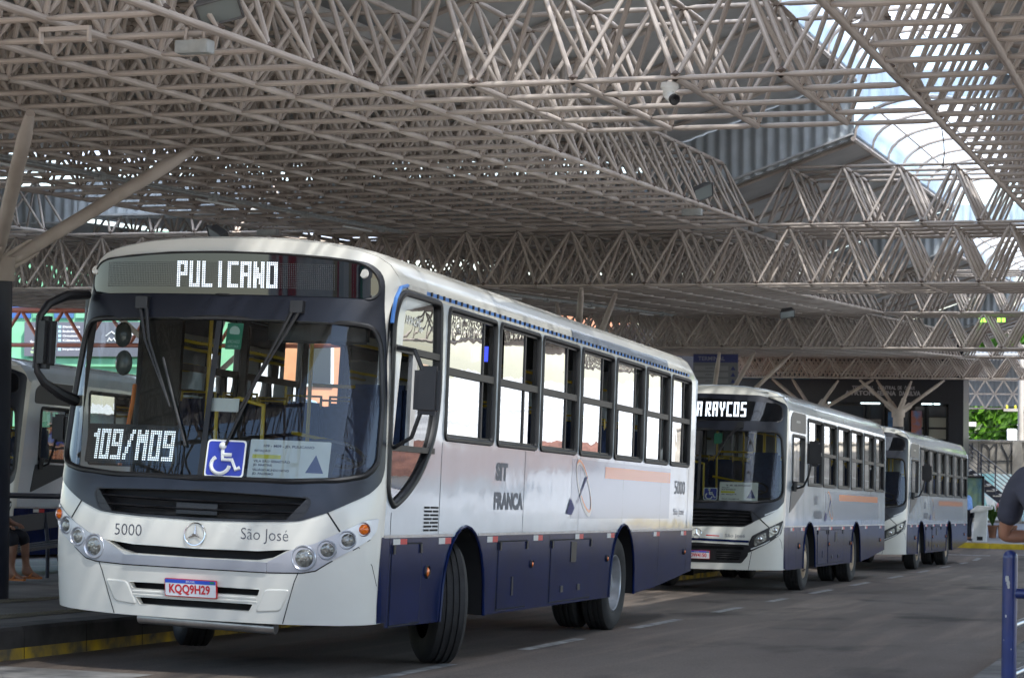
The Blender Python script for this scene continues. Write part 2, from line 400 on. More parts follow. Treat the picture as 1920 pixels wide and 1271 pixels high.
# far platform beyond the cross road
zf = -5.10
mb = MB(); mb.box(-30, 20, 68.25, 110, zf - .6, zf); mb.build('far_platform', M_FARPAVE, None, False)['kind'] = 'structure'
for i in range(26):
    mb = MB(); x = -22 + i * 1.0; mb.rbox(x + .006, x + .994, 67.9, 68.25, zf - .5, zf + .004, .015)
    mb.build('kerb_stone', mat('yellow_kerb', (.60, .42, .02), .6, var=.35, vscale=3) if i == 0 else MATS['yellow_kerb'], None, False)['kind'] = 'structure'

# ------------------------------------------------------------------ space frame roof
def unit_tube(n, name, m, flat=True):
    st = [(0, .45), (.05, .55), (.13, 1), (.87, 1), (.95, .55), (1, .45)] if flat else [(0, 1), (.5, 1), (1, 1)]
    vs = []; fs = []
    for t, r in st:
        for k in range(n):
            w = 2 * math.pi * (k + .5) / n; wide = 1 + (1 - r) * .55 if flat else r
            vs.append((math.cos(w) * wide, math.sin(w) * r, t))
    for i in range(len(st) - 1):
        for k in range(n): fs.append((i * n + k, i * n + (k + 1) % n, (i + 1) * n + (k + 1) % n, (i + 1) * n + k))
    me = bpy.data.meshes.new(name); me.from_pydata(vs, [], fs); me.materials.append(m); me.polygons.foreach_set('use_smooth', [True] * len(fs)); me.update(); return me
T_DIAG = unit_tube(6, 'diagonal_tube_mesh', M_TUBE); T_CHORD = unit_tube(6, 'chord_tube_mesh', M_TUBE, None)
T_DIAGO = unit_tube(6, 'sun_tinted_tube_mesh', M_ORTUBE)
CAMP = Matrix((_cr, _cu, -_f))
def px(p):
    q = CAMP @ Vector(p)
    if q.z > -1: return None
    return (960 + 4000 * q.x / -q.z, 635.5 - 4000 * q.y / -q.z, -q.z)

def tube_matrix(p, q, r):
    p = Vector(p); d = Vector(q) - p; L = d.length; z = d / L
    x = z.cross(Vector((0, 0, 1))); x = x.normalized() if x.length > 1e-3 else Vector((1, 0, 0))
    y = z.cross(x); return Matrix(((x.x * r, y.x * r, z.x * L, p.x), (x.y * r, y.y * r, z.y * L, p.y), (x.z * r, y.z * r, z.z * L, p.z), (0, 0, 0, 1)))

def frame(label, x0, nx, cx, y0, ny, cyy, zb, dep, keep, group, mate=M_TUBE, name='space_frame', top=True):
    root = empty(name, (x0 + nx * cx / 2, y0 + ny * cyy / 2, zb), label, 'roof truss', group)
    inv = Matrix.Translation(-root.location)
    B = lambda i, j: (x0 + i * cx, y0 + j * cyy, zb); T = lambda i, j: (x0 + (i + .5) * cx, y0 + (j + .5) * cyy, zb + dep)
    mem = []
    for i in range(nx + 1):
        for j in range(ny): mem.append((B(i, j), B(i, j + 1), .032, 'c'))
    for i in range(nx):
        for j in range(ny + 1): mem.append((B(i, j), B(i + 1, j), .025, 'd'))
    for i in range(nx):
        for j in range(ny):
            for a, b in ((0, 0), (1, 0), (0, 1), (1, 1)): mem.append((B(i + a, j + b), T(i, j), .0225, 'd'))
            if i < nx - 1: mem.append((T(i, j), T(i + 1, j), .024, 'd'))
            if j < ny - 1: mem.append((T(i, j), T(i, j + 1), .030, 'c'))
    sc = []
    for k, (p, q, r, t) in enumerate(mem):
        a, b = px(p), px(q); s = 0
        if a and b:
            ins = [(-30 < w[0] < 1950 and -30 < w[1] < 760) for w in (a, b)]
            if any(ins): s = math.hypot(a[0] - b[0], a[1] - b[1]) * r / a[2] * (1.5 if abs(p[2] - zb) < .01 else 1) * (1 if all(ins) else .6)
        sc.append(s)
    order = sorted(range(len(mem)), key=lambda k: -sc[k]); solo = set(k for k in order[:keep] if sc[k] > 0)
    rest = []
    for k, (p, q, r, t) in enumerate(mem):
        r *= random.uniform(.95, 1.05) if t == 'd' else 1
        if k in solo:
            o = bpy.data.objects.new('chord_tube' if t == 'c' else ('cross_tube' if abs(p[2] - q[2]) < .01 else 'diagonal_tube'), (T_DIAGO if mate is M_ORTUBE else T_DIAG) if t == 'd' else T_CHORD)
            COL.objects.link(o); o.parent = root; o.matrix_local = inv @ tube_matrix(p, q, r)
        else: rest.append((p, q, r))
    if rest:
        P = np.array([m[0] for m in rest]); Q = np.array([m[1] for m in rest]); RR = np.array([m[2] for m in rest])
        D = Q - P; Z = D / np.linalg.norm(D, axis=1)[:, None]
        X = np.cross(Z, [0, 0, 1.]); X /= np.linalg.norm(X, axis=1)[:, None]; Y = np.cross(Z, X)
        n = 5; st = ((0, .75), (.1, 1), (.9, 1), (1, .75)); V = []
        for t, s in st:
            for k in range(n):
                w = 2 * math.pi * k / n
                V.append(P + D * t + (X * math.cos(w) + Y * math.sin(w)) * (RR * s)[:, None])
        V = np.stack(V, 1); M = len(rest); nv = n * 4
        F = np.array([(i * n + k, i * n + (k + 1) % n, (i + 1) * n + (k + 1) % n, (i + 1) * n + k) for i in range(3) for k in range(n)])
        F = (F[None] + (np.arange(M) * nv)[:, None, None]).reshape(-1, 4); V = V.reshape(-1, 3) - np.array(root.location)
        me = bpy.data.meshes.new('far_tubes'); me.vertices.add(len(V)); me.vertices.foreach_set('co', V.ravel())
        me.loops.add(F.size); me.loops.foreach_set('vertex_index', F.ravel()); me.polygons.add(len(F))
        me.polygons.foreach_set('loop_start', np.arange(len(F)) * 4); me.polygons.foreach_set('loop_total', np.full(len(F), 4)); me.polygons.foreach_set('use_smooth', np.ones(len(F), bool))
        me.materials.append(mate); me.update(); o = bpy.data.objects.new('far_tubes', me); COL.objects.link(o); o.parent = root; o['kind'] = 'stuff'
    # bolted node plates
    V = []; F = []; bx = Vector(root.location)
    nodes = [B(i, j) for i in range(nx + 1) for j in range(ny + 1)] + [T(i, j) for i in range(nx) for j in range(ny)]
    for p in nodes:
        c = Vector(p) - bx; s = .034; up = .032 if p[2] < zb + .1 else -.02; b = len(V); c.z += up
        V += [c + Vector(d) * s for d in ((1.3, 0, 0), (-1.3, 0, 0), (0, 1.3, 0), (0, -1.3, 0), (0, 0, 1), (0, 0, -1))]
        F += [(b + i, b + j, b + k) for i, j, k in ((0, 2, 4), (2, 1, 4), (1, 3, 4), (3, 0, 4), (2, 0, 5), (1, 2, 5), (3, 1, 5), (0, 3, 5))]
    o = mesh_obj('node_plates', V, F, M_TUBEN, root, False); o['kind'] = 'stuff'
    return root

C = .85; XL, XR = -6.50, -2.24       # the two long edges of the bus aisle
LX, LN = .90, 9                      # cells across the left bay
GRP = 'space frame bays of the terminal roof'
AY, AN, BYN, CYN, DYN = 32.9, 32, 17, 20, 14
ZA, ZB, ZC, ZD = 2.39, 1.46, .68, .03
yA0 = AY - AN * .84; yB1 = AY + BYN * .84; yC1 = yB1 + CYN * .84; yD1 = yC1 + DYN * .84
XLL = XL - LN * LX
frame('nearest beige space frame bay over the front bus and the left platform', XLL, LN, LX, yA0, AN, .84, ZA, .93, 300, GRP)
frame('second space frame bay, a step lower behind the nearest left bay', XLL, LN, LX, AY, BYN, .84, ZB, .93, 260, GRP)
frame('third space frame bay, lower again above the second bus', XLL, LN, LX, yB1, CYN, .84, ZC, .78, 200, GRP)
frame('farthest and lowest space frame bay, just above the dark station building', XLL, LN, LX, yC1, DYN, .84, ZD, .65, 150, GRP)
frame('space frame bay filling the top right corner above the right platform', XR, 8, .90, yA0, AN, .84, ZA, .93, 240, GRP)
frame('lower space frame bay beyond the right edge over the right platform', XR, 8, .90, AY, BYN, .84, ZB, .93, 0, GRP)
frame('third lower space frame bay beyond the right edge, past the right platform', XR, 8, .90, yB1, CYN, .84, ZC, .78, 0, GRP)
frame('lowest space frame bay beyond the right edge, near the far wall', XR, 8, .90, yC1, DYN, .84, ZD, .65, 0, GRP)
frame('space frame bay at far left behind the column, beyond the left aisle', -24.6, 7, .86, AY - 12 * .84, 12, .84, ZA, .93, 0, GRP)
frame('low space frame bay at far left, behind the left mirror of the front bus', -24.6, 7, .86, AY, BYN, .84, ZB, .93, 60, GRP)
GS = 'space frame bridges across the aisles'
W5 = (XR - XL) / 5
def bridge(label, x0, n, cx, y, z, dep, keep, rows=4): return frame(label, x0, n, cx, y, rows, .84, z, dep, keep, GS, name='truss_bridge')
bridge('nearest truss bridge across the aisle, carrying the white camera', XL, 5, W5, 16.6, ZA, .93, 140)
bridge('upper truss bridge at the first roof step over the aisle', XL, 5, W5, AY, ZA, .93, 140)
bridge('truss bridge at the first roof step, directly below the upper one', XL, 5, W5, AY + .01, ZB, .92, 140)
bridge('upper truss bridge at the second roof step over the aisle', XL, 5, W5, yB1, ZB, .93, 90)
bridge('truss bridge at the second roof step, below the upper one', XL, 8, W5, yB1 + .01, ZC, .77, 90)
bridge('upper truss bridge at the third roof step over the aisle', XL, 7, W5, yC1, ZC, .78, 60)
bridge('lowest truss bridge over the aisle beside the station building', XL, 7, W5, yC1 + .01, ZD, .64, 60, 5)
WL = (XLL + 18.58) / 5
bridge('upper truss bridge across the left aisle behind the column', -18.58, 5, WL, AY, ZA, .93, 90)
bridge('truss bridge across the left aisle below the upper one', -18.58, 5, WL, AY + .01, ZB, .92, 90)
# lattice girder at the far left edge, direct sun imitated by its orange colour
root = empty('sun_tinted_girder', (-22.0, 43, 1.0), 'lattice girder coloured orange to imitate sunlight, against the green shop at far left', 'girder')
mem = [((-27, 43, 1.42), (-17, 43, 1.42), .06), ((-27, 43.6, 1.42), (-17, 43.6, 1.42), .06), ((-27, 43, .62), (-17, 43, .62), .05)]
for i in range(9):
    x = -26.6 + i * 1.1; mem += [((x, 43, 1.42), (x + .55, 43, .62), .045), ((x + .55, 43, .62), (x + 1.1, 43, 1.42), .045)]
for p, q, r in mem:
    o = bpy.data.objects.new('girder_tube', T_DIAGO); COL.objects.link(o); o.parent = root; o.matrix_local = Matrix.Translation(-root.location) @ tube_matrix(p, q, r)

# ------------------------------------------------------------------ roof decks, skylight vaults, risers
XV0, XV1 = -5.0, -2.85               # springing lines of the skylight vault
decks = [(yA0 - .4, AY + .2, ZA + .93), (AY, yB1 + .2, ZB + .93), (yB1, yC1 + .2, ZC + .78), (yC1, yD1 + .4, ZD + .65)]
names = ['nearest', 'second', 'third', 'farthest']
def panel(root, P, th=.03, m=M_DECK, name='roof_panel'):
    P = [Vector(p) - root.location for p in P]; n = Vector((0, 0, th)); V = P + [p + n for p in P]
    return mesh_obj(name, V, [(3, 2, 1, 0), (4, 5, 6, 7), (0, 1, 5, 4), (1, 2, 6, 5), (2, 3, 7, 6), (3, 0, 4, 7)], m, root, False)
def corr(root, o, ex, ez, L, H0, H1, pitch=.19, amp=.03, m=M_ZINC, name='corrugated_sheet', n0=None):
    """upright corrugated sheet from o along ex; height runs from H0 to H1, ribs along ez"""
    o = Vector(o); ex = Vector(ex).normalized(); ez = Vector(ez); nn = ex.cross(ez).normalized(); k = int(L / pitch * 6); V = []; F = []
    for i in range(k + 1):
        t = L * i / k; q = o + ex * t + nn * amp * math.sin(2 * math.pi * t / pitch); h0 = H0[0] + (H0[1] - H0[0]) * i / k; h1 = H1[0] + (H1[1] - H1[0]) * i / k
        V += [q + ez * h0 - root.location, q + ez * h1 - root.location]
    F = [(2 * i, 2 * i + 2, 2 * i + 3, 2 * i + 1) for i in range(k)]
    return mesh_obj(name, V, F, m, root, True, sharp=80)
for di, (a, b, zt) in enumerate(decks):
    for sd in (0, 1, 2, 3):
        # 0: left bay, 1: right bay, 2: far left bay
        if sd > 1 and di > 1: continue
        zk = zt + .20
        if sd == 0: strips_ = [(XLL - .1, -8.3, zk, zk), (-8.3, XV0, zk, zt + 1.38)]; lab = f'{names[di]} grey sheet roof deck over the left bay'
        elif sd == 1: strips_ = [(XV1, 1.2, zt + 1.38, zk), (1.2, 5.2, zk, zk)]; lab = f'{names[di]} grey sheet roof deck over the right bay'
        elif sd == 3: strips_ = [(-18.5, -14.8, zk + .12, zk + .12)]; lab = f'{names[di]} grey sheet roof deck over the left aisle'
        else: strips_ = [(-26, -18.4, zk, zk)]; lab = f'{names[di]} grey sheet roof deck at far left'
        root = empty('roof_deck', ((strips_[0][0] + strips_[-1][1]) / 2, (a + b) / 2, zk), lab, 'roof deck', 'roof decks')
        for x0, x1, z0, z1 in strips_:
            n = max(2, int((b - a) / 2.1))
            for i in range(n):
                y0 = a + (b - a) * i / n; y1 = a + (b - a) * (i + 1) / n + .06; l = .006 * (i % 2)
                panel(root, [(x0, y0, z0 + l), (x1, y0, z1 + l), (x1, y1, z1 + l), (x0, y1, z0 + l)], m=M_POLY if sd == 3 and i % 5 == 2 else M_DECK)
        # purlins below the sloping part
        mb = MB()
        if sd < 2:
            for x0, x1, z0, z1 in strips_:
                for y in np.arange(a + .5, b, 2.1):
                    d = Vector((x1 - x0, 0, z1 - z0)); mb.tube([Vector((x0, y, z0 - .05)) - root.location, Vector((x1, y, z1 - .05)) - root.location], .035, 5)
            o = mb.build('rafters', M_TUBE, root); o['kind'] = 'stuff'
        # riser at the far end, open just under the deck
        if di < 3:
            zn = decks[di + 1][2] + .20
            for x0, x1, z0, z1 in strips_:
                dd = zt - decks[di + 1][2]
                gap = .26 if z0 == z1 else .02
                corr(root, (x0, b - .08, 0), (1, 0, 0), (0, 0, 1), x1 - x0, (z0 - dd - .05, z1 - dd - .05), (z0 - gap, z1 - gap))
    # gutter box along the left eaves of the slope
    root = empty('gutter', (-8.25, (a + b) / 2, zt + .1), f'long concrete gutter box under the {names[di]} roof deck', 'gutter', 'gutter boxes')
    mb = MB(); mb.box(-.3, .3, -(b - a) / 2 + .6, (b - a) / 2 - .2, -.02, .10); mb.build('gutter_channel', M_CONC, root, False)
    for y in np.arange(-(b - a) / 2 + 1.2, (b - a) / 2 - .6, 2.6):
        mb = MB(); mb.tube([(.9, y, -.1), (.9, y, .75)], .05, 8); mb.box(.78, 1.02, y - .12, y + .12, -.12, -.09); mb.build('post', M_TUBE, root)
    # skylight vault
    root = empty('skylight_vault', ((XV0 + XV1) / 2, (a + b) / 2, zt + 1.31), f'{names[di]} arched translucent skylight over the aisle', 'skylight', 'skylight vaults')
    zs = zt + 1.31; rise = .62; xc = (XV0 + XV1) / 2; hw = (XV1 - XV0) / 2
    arc = [(hw * math.cos(math.pi * (1 - i / 16)), rise * math.sin(math.pi * i / 16) ** .85) for i in range(17)]
    n = max(2, int((b - a) / 3.0))
    for i in range(n):
        y0 = a + (b - a) * i / n - (a + b) / 2; y1 = a + (b - a) * (i + 1) / n - (a + b) / 2 + .05; V = []; F = []
        for y in (y0, y1): V += [(p[0], y, p[1] + .04 + .01 * (i % 2)) for p in arc]
        F = [(k, k + 1, 17 + k + 1, 17 + k) for k in range(16)]
        mesh_obj('vault_sheet', V, F, M_POLY, root, True, sharp=80)
    for y in np.arange(a + .1, b - .05, 1.9):
        mb = MB(); mb.tube([(p[0], y - (a + b) / 2, p[1]) for p in arc], .028, 6); mb.build('vault_rib', M_TUBE, root)
    for k in (4, 8, 12):
        mb = MB(); mb.tube([(arc[k][0], -(b - a) / 2, arc[k][1] + .02), (arc[k][0], (b - a) / 2, arc[k][1] + .02)], .016, 5); mb.build('vault_purlin', M_TUBE, root)
    for x in (-hw, hw):
        mb = MB(); mb.tube([(x, -(b - a) / 2, 0), (x, (b - a) / 2, 0)], .04, 6); mb.build('eaves_tube', M_TUBE, root)
    if di < 3:
        dd = zt - decks[di + 1][2]
        corr(root, (XV0, b - .05, zs), (1, 0, 0), (0, 0, 1), XV1 - XV0, (-dd + .62, -dd + .62), (.12, .12), m=M_POLY, name='vault_end_sheet')
# dark corrugated cladding panel seen through the truss at the first step
# ------------------------------------------------------------------ tree columns
def tree_column(x, y, ztop, zcap, tops, label, r=.125, dark_to=None, sr=.052):
    z0 = road_z(y) + .25
    root = empty('tree_column', (x, y, z0), label, 'column', 'branching roof columns')
    mb = MB(); h = zcap - z0; dk = (dark_to or zcap - .5) - z0
    mb.tube([(0, 0, -.2), (0, 0, dk)], r * 1.12, 14); mb.build('lower_shaft', M_COLN, root)
    mb = MB(); mb.tube([(0, 0, dk), (0, 0, h)], r, 14); mb.tube([(0, 0, h - .22), (0, 0, h + .02)], r * 1.25, 14); mb.build('upper_shaft', M_TUBE, root)
    for t in tops:
        t = Vector(t) - Vector((x, y, z0)); b = Vector((0, 0, h - .12)); d = (t - b).normalized()
        mb = MB(); mb.tube([b + d * .12, b + d * .45, t - d * .45, t - d * .1], [sr * .7, sr, sr, sr * .6], 10)
        mb.build('strut', M_TUBE, root)
        mb = MB(); u = d.cross(Vector((0, 0, 1))).normalized(); M_ = axis(b + d * .22, u, d)
        mb.prism(rrect(-.18, .30, -.09, .09, .05, 3), -.014, .014, M_)
        for q in (-.02, .16):
            mb.lathe([(.001, .032), (.026, .03), (.028, .0)], M_ @ Matrix.Translation((q, 0, 0)), 6); mb.lathe([(.028, 0), (.026, -.03), (.001, -.032)], M_ @ Matrix.Translation((q, 0, 0)), 6)
        mb.build('gusset_plate', M_TUBE, root, False)
    return root
c4 = lambda x, y, ax, ay, z: [(x - ax, y - ay, z), (x + ax, y - ay, z), (x - ax, y + ay, z), (x + ax, y + ay, z)]
tree_column(-11.36, 18.62, 0, 1.12, c4(-11.2, 18.62, 1.25, 1.70, ZA), 'dark based column with branching struts at the left edge of the photo', .17, dark_to=.93, sr=.07)
tree_column(-10.6, 36.9, 0, -.35, [(-11.6, 33.8, ZB), (-9.35, 32.95, ZB), (-11.4, 38.4, ZB), (-9.25, 34.8, ZB)], 'branching column hidden behind the front bus, its three struts showing over its roof')
tree_column(-10.85, 49.2, 0, -1.2, [(-12.3, 47.4, ZC), (-10.4, 48.4, ZC), (-9.5, 48.2, ZC), (-9.1, 50.9, ZC)], 'branching column standing in front of the terminal route board')
tree_column(-10.95, 64.6, 0, -.95, [(-12.5, 65.6, ZD), (-11.9, 65.9, ZD), (-10.2, 64.8, ZD), (-9.2, 65.4, ZD)], 'branching column left of the sign lettering on the station building')
tree_column(-8.42, 64.6, 0, -.92, [(-9.7, 64.9, ZD), (-9.25, 65.6, ZD), (-8.05, 65.0, ZD), (-7.1, 65.6, ZD)], 'thick branching column in front of the station sign lettering', .16)
tree_column(-17.6, 36, 0, -.2, [(-19, 34.5, ZB), (-16.2, 34.5, ZB), (-19, 37.5, ZB), (-16.2, 37.5, ZB)], 'branching column far left, behind the parked left bus')
# ------------------------------------------------------------------ buses
HW, DPB, NNB = 1.31, .46, 2.6
YFP = [(.3, .30), (.45, .26), (.65, .22), (.82, .19), (1.0, .18), (1.2, .18), (1.36, .2), (1.45, .22), (2.0, .31), (2.72, .43), (2.85, .46), (3.0, .5), (3.1, .53), (3.25, .58)]
_zz = np.linspace(.3, 3.25, 200); _yy = np.interp(_zz, [p[0] for p in YFP], [p[1] for p in YFP])
_k = np.exp(-np.linspace(-2, 2, 25) ** 2); _k /= _k.sum(); _ys = np.convolve(np.pad(_yy, 12, mode='edge'), _k, mode='valid')
yfz = lambda z: float(np.interp(z, _zz, _ys))
_tt = np.linspace(0, np.pi / 2, 1501); _xx = HW * np.sin(_tt) ** (2 / NNB); _yo = DPB * (1 - np.cos(_tt) ** (2 / NNB))
_ss = np.concatenate([[0], np.cumsum(np.hypot(np.diff(_xx), np.diff(_yo)))]); UF = float(_ss[-1])
def wz(z): return HW if z < 1.7 else HW - .012 * ((z - 1.7) / 1.2) ** 2
RPX = [0, .35, .7, 1.0, 1.13, 1.215, 1.27, 1.298]; RPZ = [3.285, 3.28, 3.258, 3.212, 3.175, 3.12, 3.03, 2.90]
def zroof(x): return float(np.interp(abs(x), RPX, RPZ))
def Xu(u): return float(np.interp(abs(u), _ss, _xx))
def ux(x): return math.copysign(float(np.interp(abs(x), _xx, _ss)), x)
def FR(u, z, off=0.):
    a = abs(u); s = 1 if u >= 0 else -1
    if a <= UF:
        x = np.interp(a, _ss, _xx); y = np.interp(a, _ss, _yo); e = 1e-3
        x2 = np.interp(min(a + e, UF), _ss, _xx); y2 = np.interp(min(a + e, UF), _ss, _yo); x1 = np.interp(max(a - e, 0), _ss, _xx); y1 = np.interp(max(a - e, 0), _ss, _yo)
        t = Vector((x2 - x1, y2 - y1)).normalized(); nx, ny = t.y, -t.x
    else: x = HW; y = DPB + a - UF; nx, ny = 1, 0
    k = wz(z) / HW
    return Vector((s * (x * k + nx * off), yfz(z) + y + ny * off, z))
def SR(y, z, off=0.): return Vector((wz(z) + off, y, z))
def SL(y, z, off=0.): return Vector((-wz(z) - off, y, z))
def FRS(u, z, off=0.):                 # the destination sign stands almost upright
    p = FR(u, z, off); p.y += .452 - (z - 2.8) * .062 - yfz(z); return p
def off_fn(fn, d): return lambda u, v: fn(u, v, d)
def surf(name, m, parent, outer, holes=(), fn=FR, off=0., du=.07, dv=.09, flip=False):
    V, F = patch(outer, holes, off_fn(fn, off), du, dv, flip)
    return mesh_obj(name, V, F, m, parent, True, sharp=60)
def plate(name, m, parent, outer, fn, o0, o1, du=.1, dv=.1, holes=()):
    """a patch with thickness: skin at offset o1 and a rim back to o0"""
    V, F = patch(outer, holes, off_fn(fn, o1), du, dv); mb = MB(); mb.add(V, F)
    for L in [outer] + list(holes):
        n = len(L); mb.add([fn(*p, o1) for p in L] + [fn(*p, o0) for p in L], [(i, (i + 1) % n, n + (i + 1) % n, n + i) for i in range(n)])
    return mb.build(name, m, parent, True, 35)
def sym(right):                       # right half outline from bottom centre up to top centre -> closed outline
    return right + [(-p[0], p[1]) for p in reversed(right) if abs(p[0]) > 1e-6]

GL = {'P': ('L', 'T', 'M', 'r'), 'U': ('L', 'R', 'B'), 'L': ('L', 'B'), 'I': ('C',), 'C': ('L', 'T', 'B'), 'A': ('L', 'R', 'T', 'M'), 'N': ('L', 'R', 'N'), 'O': ('L', 'R', 'T', 'B'), '0': ('L', 'R', 'T', 'B'),
      '1': ('R', 'k'), '9': ('l', 'R', 'T', 'M', 'B'), '/': ('/',), 'M': ('L', 'R', 'V'), 'R': ('L', 'T', 'M', 'r', 'q'), 'Y': ('Y',), 'S': ('l', 'T', 'M', 'B', 's'), ' ': ()}
def glyph(ch, W=6, H=14):
    g = np.zeros((H, W), bool); m = H // 2                      # row 0 at the top
    for t in GL[ch]:
        if t == 'L': g[:, :2] = 1
        if t == 'R': g[:, -2:] = 1
        if t == 'l': g[:m + 1, :2] = 1
        if t == 'r': g[:m + 1, -2:] = 1
        if t == 's': g[m:, -2:] = 1
        if t == 'T': g[:2, :] = 1
        if t == 'M': g[m - 1:m + 1, :] = 1
        if t == 'B': g[-2:, :] = 1
        if t == 'C': g[:, 2:4] = 1
        if t == 'k': g[2:4, 2:4] = 1
        if t == 'N':
            for r in range(H): c = min(W - 2, int(r / H * (W - 1))); g[r, c:c + 2] = 1
        if t == '/':
            for r in range(H): c = min(W - 2, int((H - 1 - r) / H * (W - 1))); g[r, c:c + 2] = 1
        if t == 'V': g[2:6, 2:4] = 1
        if t == 'q':
            for r in range(m, H): c = min(W - 2, 1 + int((r - m) / (H - m) * (W - 1))); g[r, c:c + 2] = 1
        if t == 'Y': g[:m - 1, :2] = 1; g[:m - 1, -2:] = 1; g[m - 1:m + 1, 1:W - 1] = 1; g[m:, 2:4] = 1
    return g
def led_text(s, u0, u1, z0, z1, fn, parent, name='led_lettering', droptop=0, H=14, fat=.66):
    sp = 7 if fat < 1 else 8; starts = []; q = 0
    for ch in s: starts.append(q); q += sp if ch != ' ' else 2
    cols = q - (sp - 6); pu = (u1 - u0) / cols; pz = (z1 - z0) / H; mb = MB()
    for k, ch in enumerate(s):
        g = glyph(ch, 6, H)
        for r in range(droptop, H):
            for c in range(6):
                if g[r, c]:
                    u = u0 + (starts[k] + c) * pu; z = z1 - (r + 1) * pz
                    mb.add([fn(u, z), fn(u + pu * fat, z), fn(u + pu * fat, z + pz * fat), fn(u, z + pz * fat)], [(0, 1, 2, 3)])
    return mesh_obj(name, mb.v, mb.f, M_LED, parent, False)
def led_grid(u0, u1, z0, z1, nu, nz, fn, parent):
    mb = MB(); pu = (u1 - u0) / nu; pz = (z1 - z0) / nz
    for i in range(nu):
        for j in range(nz):
            u = u0 + i * pu; z = z0 + j * pz; mb.add([fn(u, z), fn(u + pu * .5, z), fn(u + pu * .5, z + pz * .5), fn(u, z + pz * .5)], [(0, 1, 2, 3)])
    o = mesh_obj('unlit_dots', mb.v, mb.f, M_LEDOFF, parent, False); o['kind'] = 'stuff'; return o

def make_wheel(parent, x, y, steer=0., rear=False, rim=M_RIM, sgn=1):
    """wheel centred at x,y; local z of the lathe points outboard"""
    w = empty('wheel', (x, y, .5)); w.parent = parent; w.rotation_euler = (0, 0, steer)
    M_ = axis((0, 0, 0), (sgn, 0, 0)); hwid = .14
    prof = [(.30, .115), (.33, .135), (.40, .147), (.455, .140), (.485, .118)]
    for h in (.085, .078, .03, .023, -.023, -.03, -.078, -.085): prof.append((.50 if h in (.085, .03, -.023, -.078) else .487, h)) if False else None
    tread = [(.500, .105), (.503, .062), (.489, .058), (.489, .050), (.504, .046), (.504, .012), (.490, .008), (.490, -.008), (.504, -.012), (.504, -.046), (.489, -.050), (.489, -.058), (.503, -.062), (.500, -.105)]
    prof = prof + tread + [(.485, -.118), (.455, -.14), (.40, -.147), (.33, -.135), (.30, -.115)]
    mb = MB(); mb.lathe(prof, M_, 48); mb.build('tyre', M_TYRE, w, True, 30)
    if rear:
        mb = MB(); mb.lathe(prof, M_ @ Matrix.Translation((0, 0, -.33)), 40); mb.build('inner_tyre', M_TYRE, w, True, 30)
        rp = [(.305, .115), (.295, .125), (.285, .115), (.275, .02), (.25, -.03), (.17, -.045), (.165, .05), (.10, .075), (.001, .08)]
    else:
        rp = [(.305, .115), (.292, .128), (.282, .118), (.275, .06), (.25, .055), (.20, .10), (.15, .125), (.145, .15), (.09, .165), (.001, .17)]
    mb = MB(); mb.lathe(rp, M_, 40); mb.build('rim', rim, w, True, 30)
    mb = MB()
    for k in range(10):
        a = 2 * math.pi * k / 10; r = .205 if rear else .175; h = -.045 if rear else .115
        mb.lathe([(.014, -.02), (.014, .035), (.001, .037)], M_ @ Matrix.Translation((r * math.cos(a), r * math.sin(a), h)), 6)
    mb.build('wheel_nuts', M_TUBEN, w, True)
    return w

def arch_pts(yc, r, zb, n=14, zc=.52, top=1.13):
    rz = top - zc; P = []
    for k in range(n + 1):
        a = math.pi * (1 - k / n); P.append((yc + r * math.cos(a), zc + rz * math.sin(a)))
    return [(yc - r - .02, zb)] + P + [(yc + r + .02, zb)]

def window(root, x0, x1, z0, z1, fn, panes, bar, r=.09, wid=.062, glassm=None, bars_v=()):
    w_poly = rrect(x0, x1, z0, z1, r, 5); mb = MB()
    ring(mb, w_poly, fn, [(0, 0.002), (.008, .016), (.03, .020), (.042, .012), (.046, -.012), (wid, -.014), (wid, -.05)])
    fr = mb.build('side_window', M_RUBBER, root, True, 50)
    if bar:
        mb = MB(); P = []
        for o in (.004, -.045):
            P += [fn(x0 + .05, bar - .03, o), fn(x1 - .05, bar - .03, o), fn(x1 - .05, bar + .03, o), fn(x0 + .05, bar + .03, o)]
        mb.add(P, [(0, 1, 2, 3), (4, 7, 6, 5), (3, 2, 6, 7), (0, 4, 5, 1)]); mb.build('window_bar', M_RUBBER, fr, False)
    for a, b, c, d, o in panes:
        q = [(x0 + (x1 - x0) * a, c), (x0 + (x1 - x0) * b, c), (x0 + (x1 - x0) * b, d), (x0 + (x1 - x0) * a, d)]
        V, F = patch(q, [], off_fn(fn, o), .3, .3, fn is SL); 
        ja, jb = random.uniform(-.010, .010), random.uniform(-.006, .006)
        for v, (pu, pv) in zip(V, PATCH_UV): v.x += ja * ((pu - x0) / (x1 - x0) - .5) + jb * ((pv - z0) / (z1 - z0) - .5)
        mesh_obj('pane', V, F, glassm or (G_DRV if fn is SL else G_SIDE), fr, True)
    for y in bars_v:
        mb = MB(); P = []
        for o in (-.01, -.04): P += [fn(y - .018, z0 + .05, o), fn(y + .018, z0 + .05, o), fn(y + .018, z1 - .05, o), fn(y - .018, z1 - .05, o)]
        mb.add(P, [(0, 1, 2, 3), (4, 7, 6, 5), (3, 7, 4, 0), (1, 5, 6, 2)]); mb.build('pane_edge', M_BLACK, fr, False)
    return fr

def seam(mb, pts, fn, w=.004, off=.0015):
    for a, b in zip(pts[:-1], pts[1:]):
        a = Vector(a); b = Vector(b); n = max(1, int((b - a).length / .12))
        for i in range(n):
            p = a + (b - a) * i / n; q = a + (b - a) * (i + 1) / n; d = (q - p).normalized(); s = Vector((-d.y, d.x)) * w
            mb.add([fn(*(p + s), off), fn(*(p - s), off), fn(*(q - s), off), fn(*(q + s), off)], [(0, 1, 2, 3)])

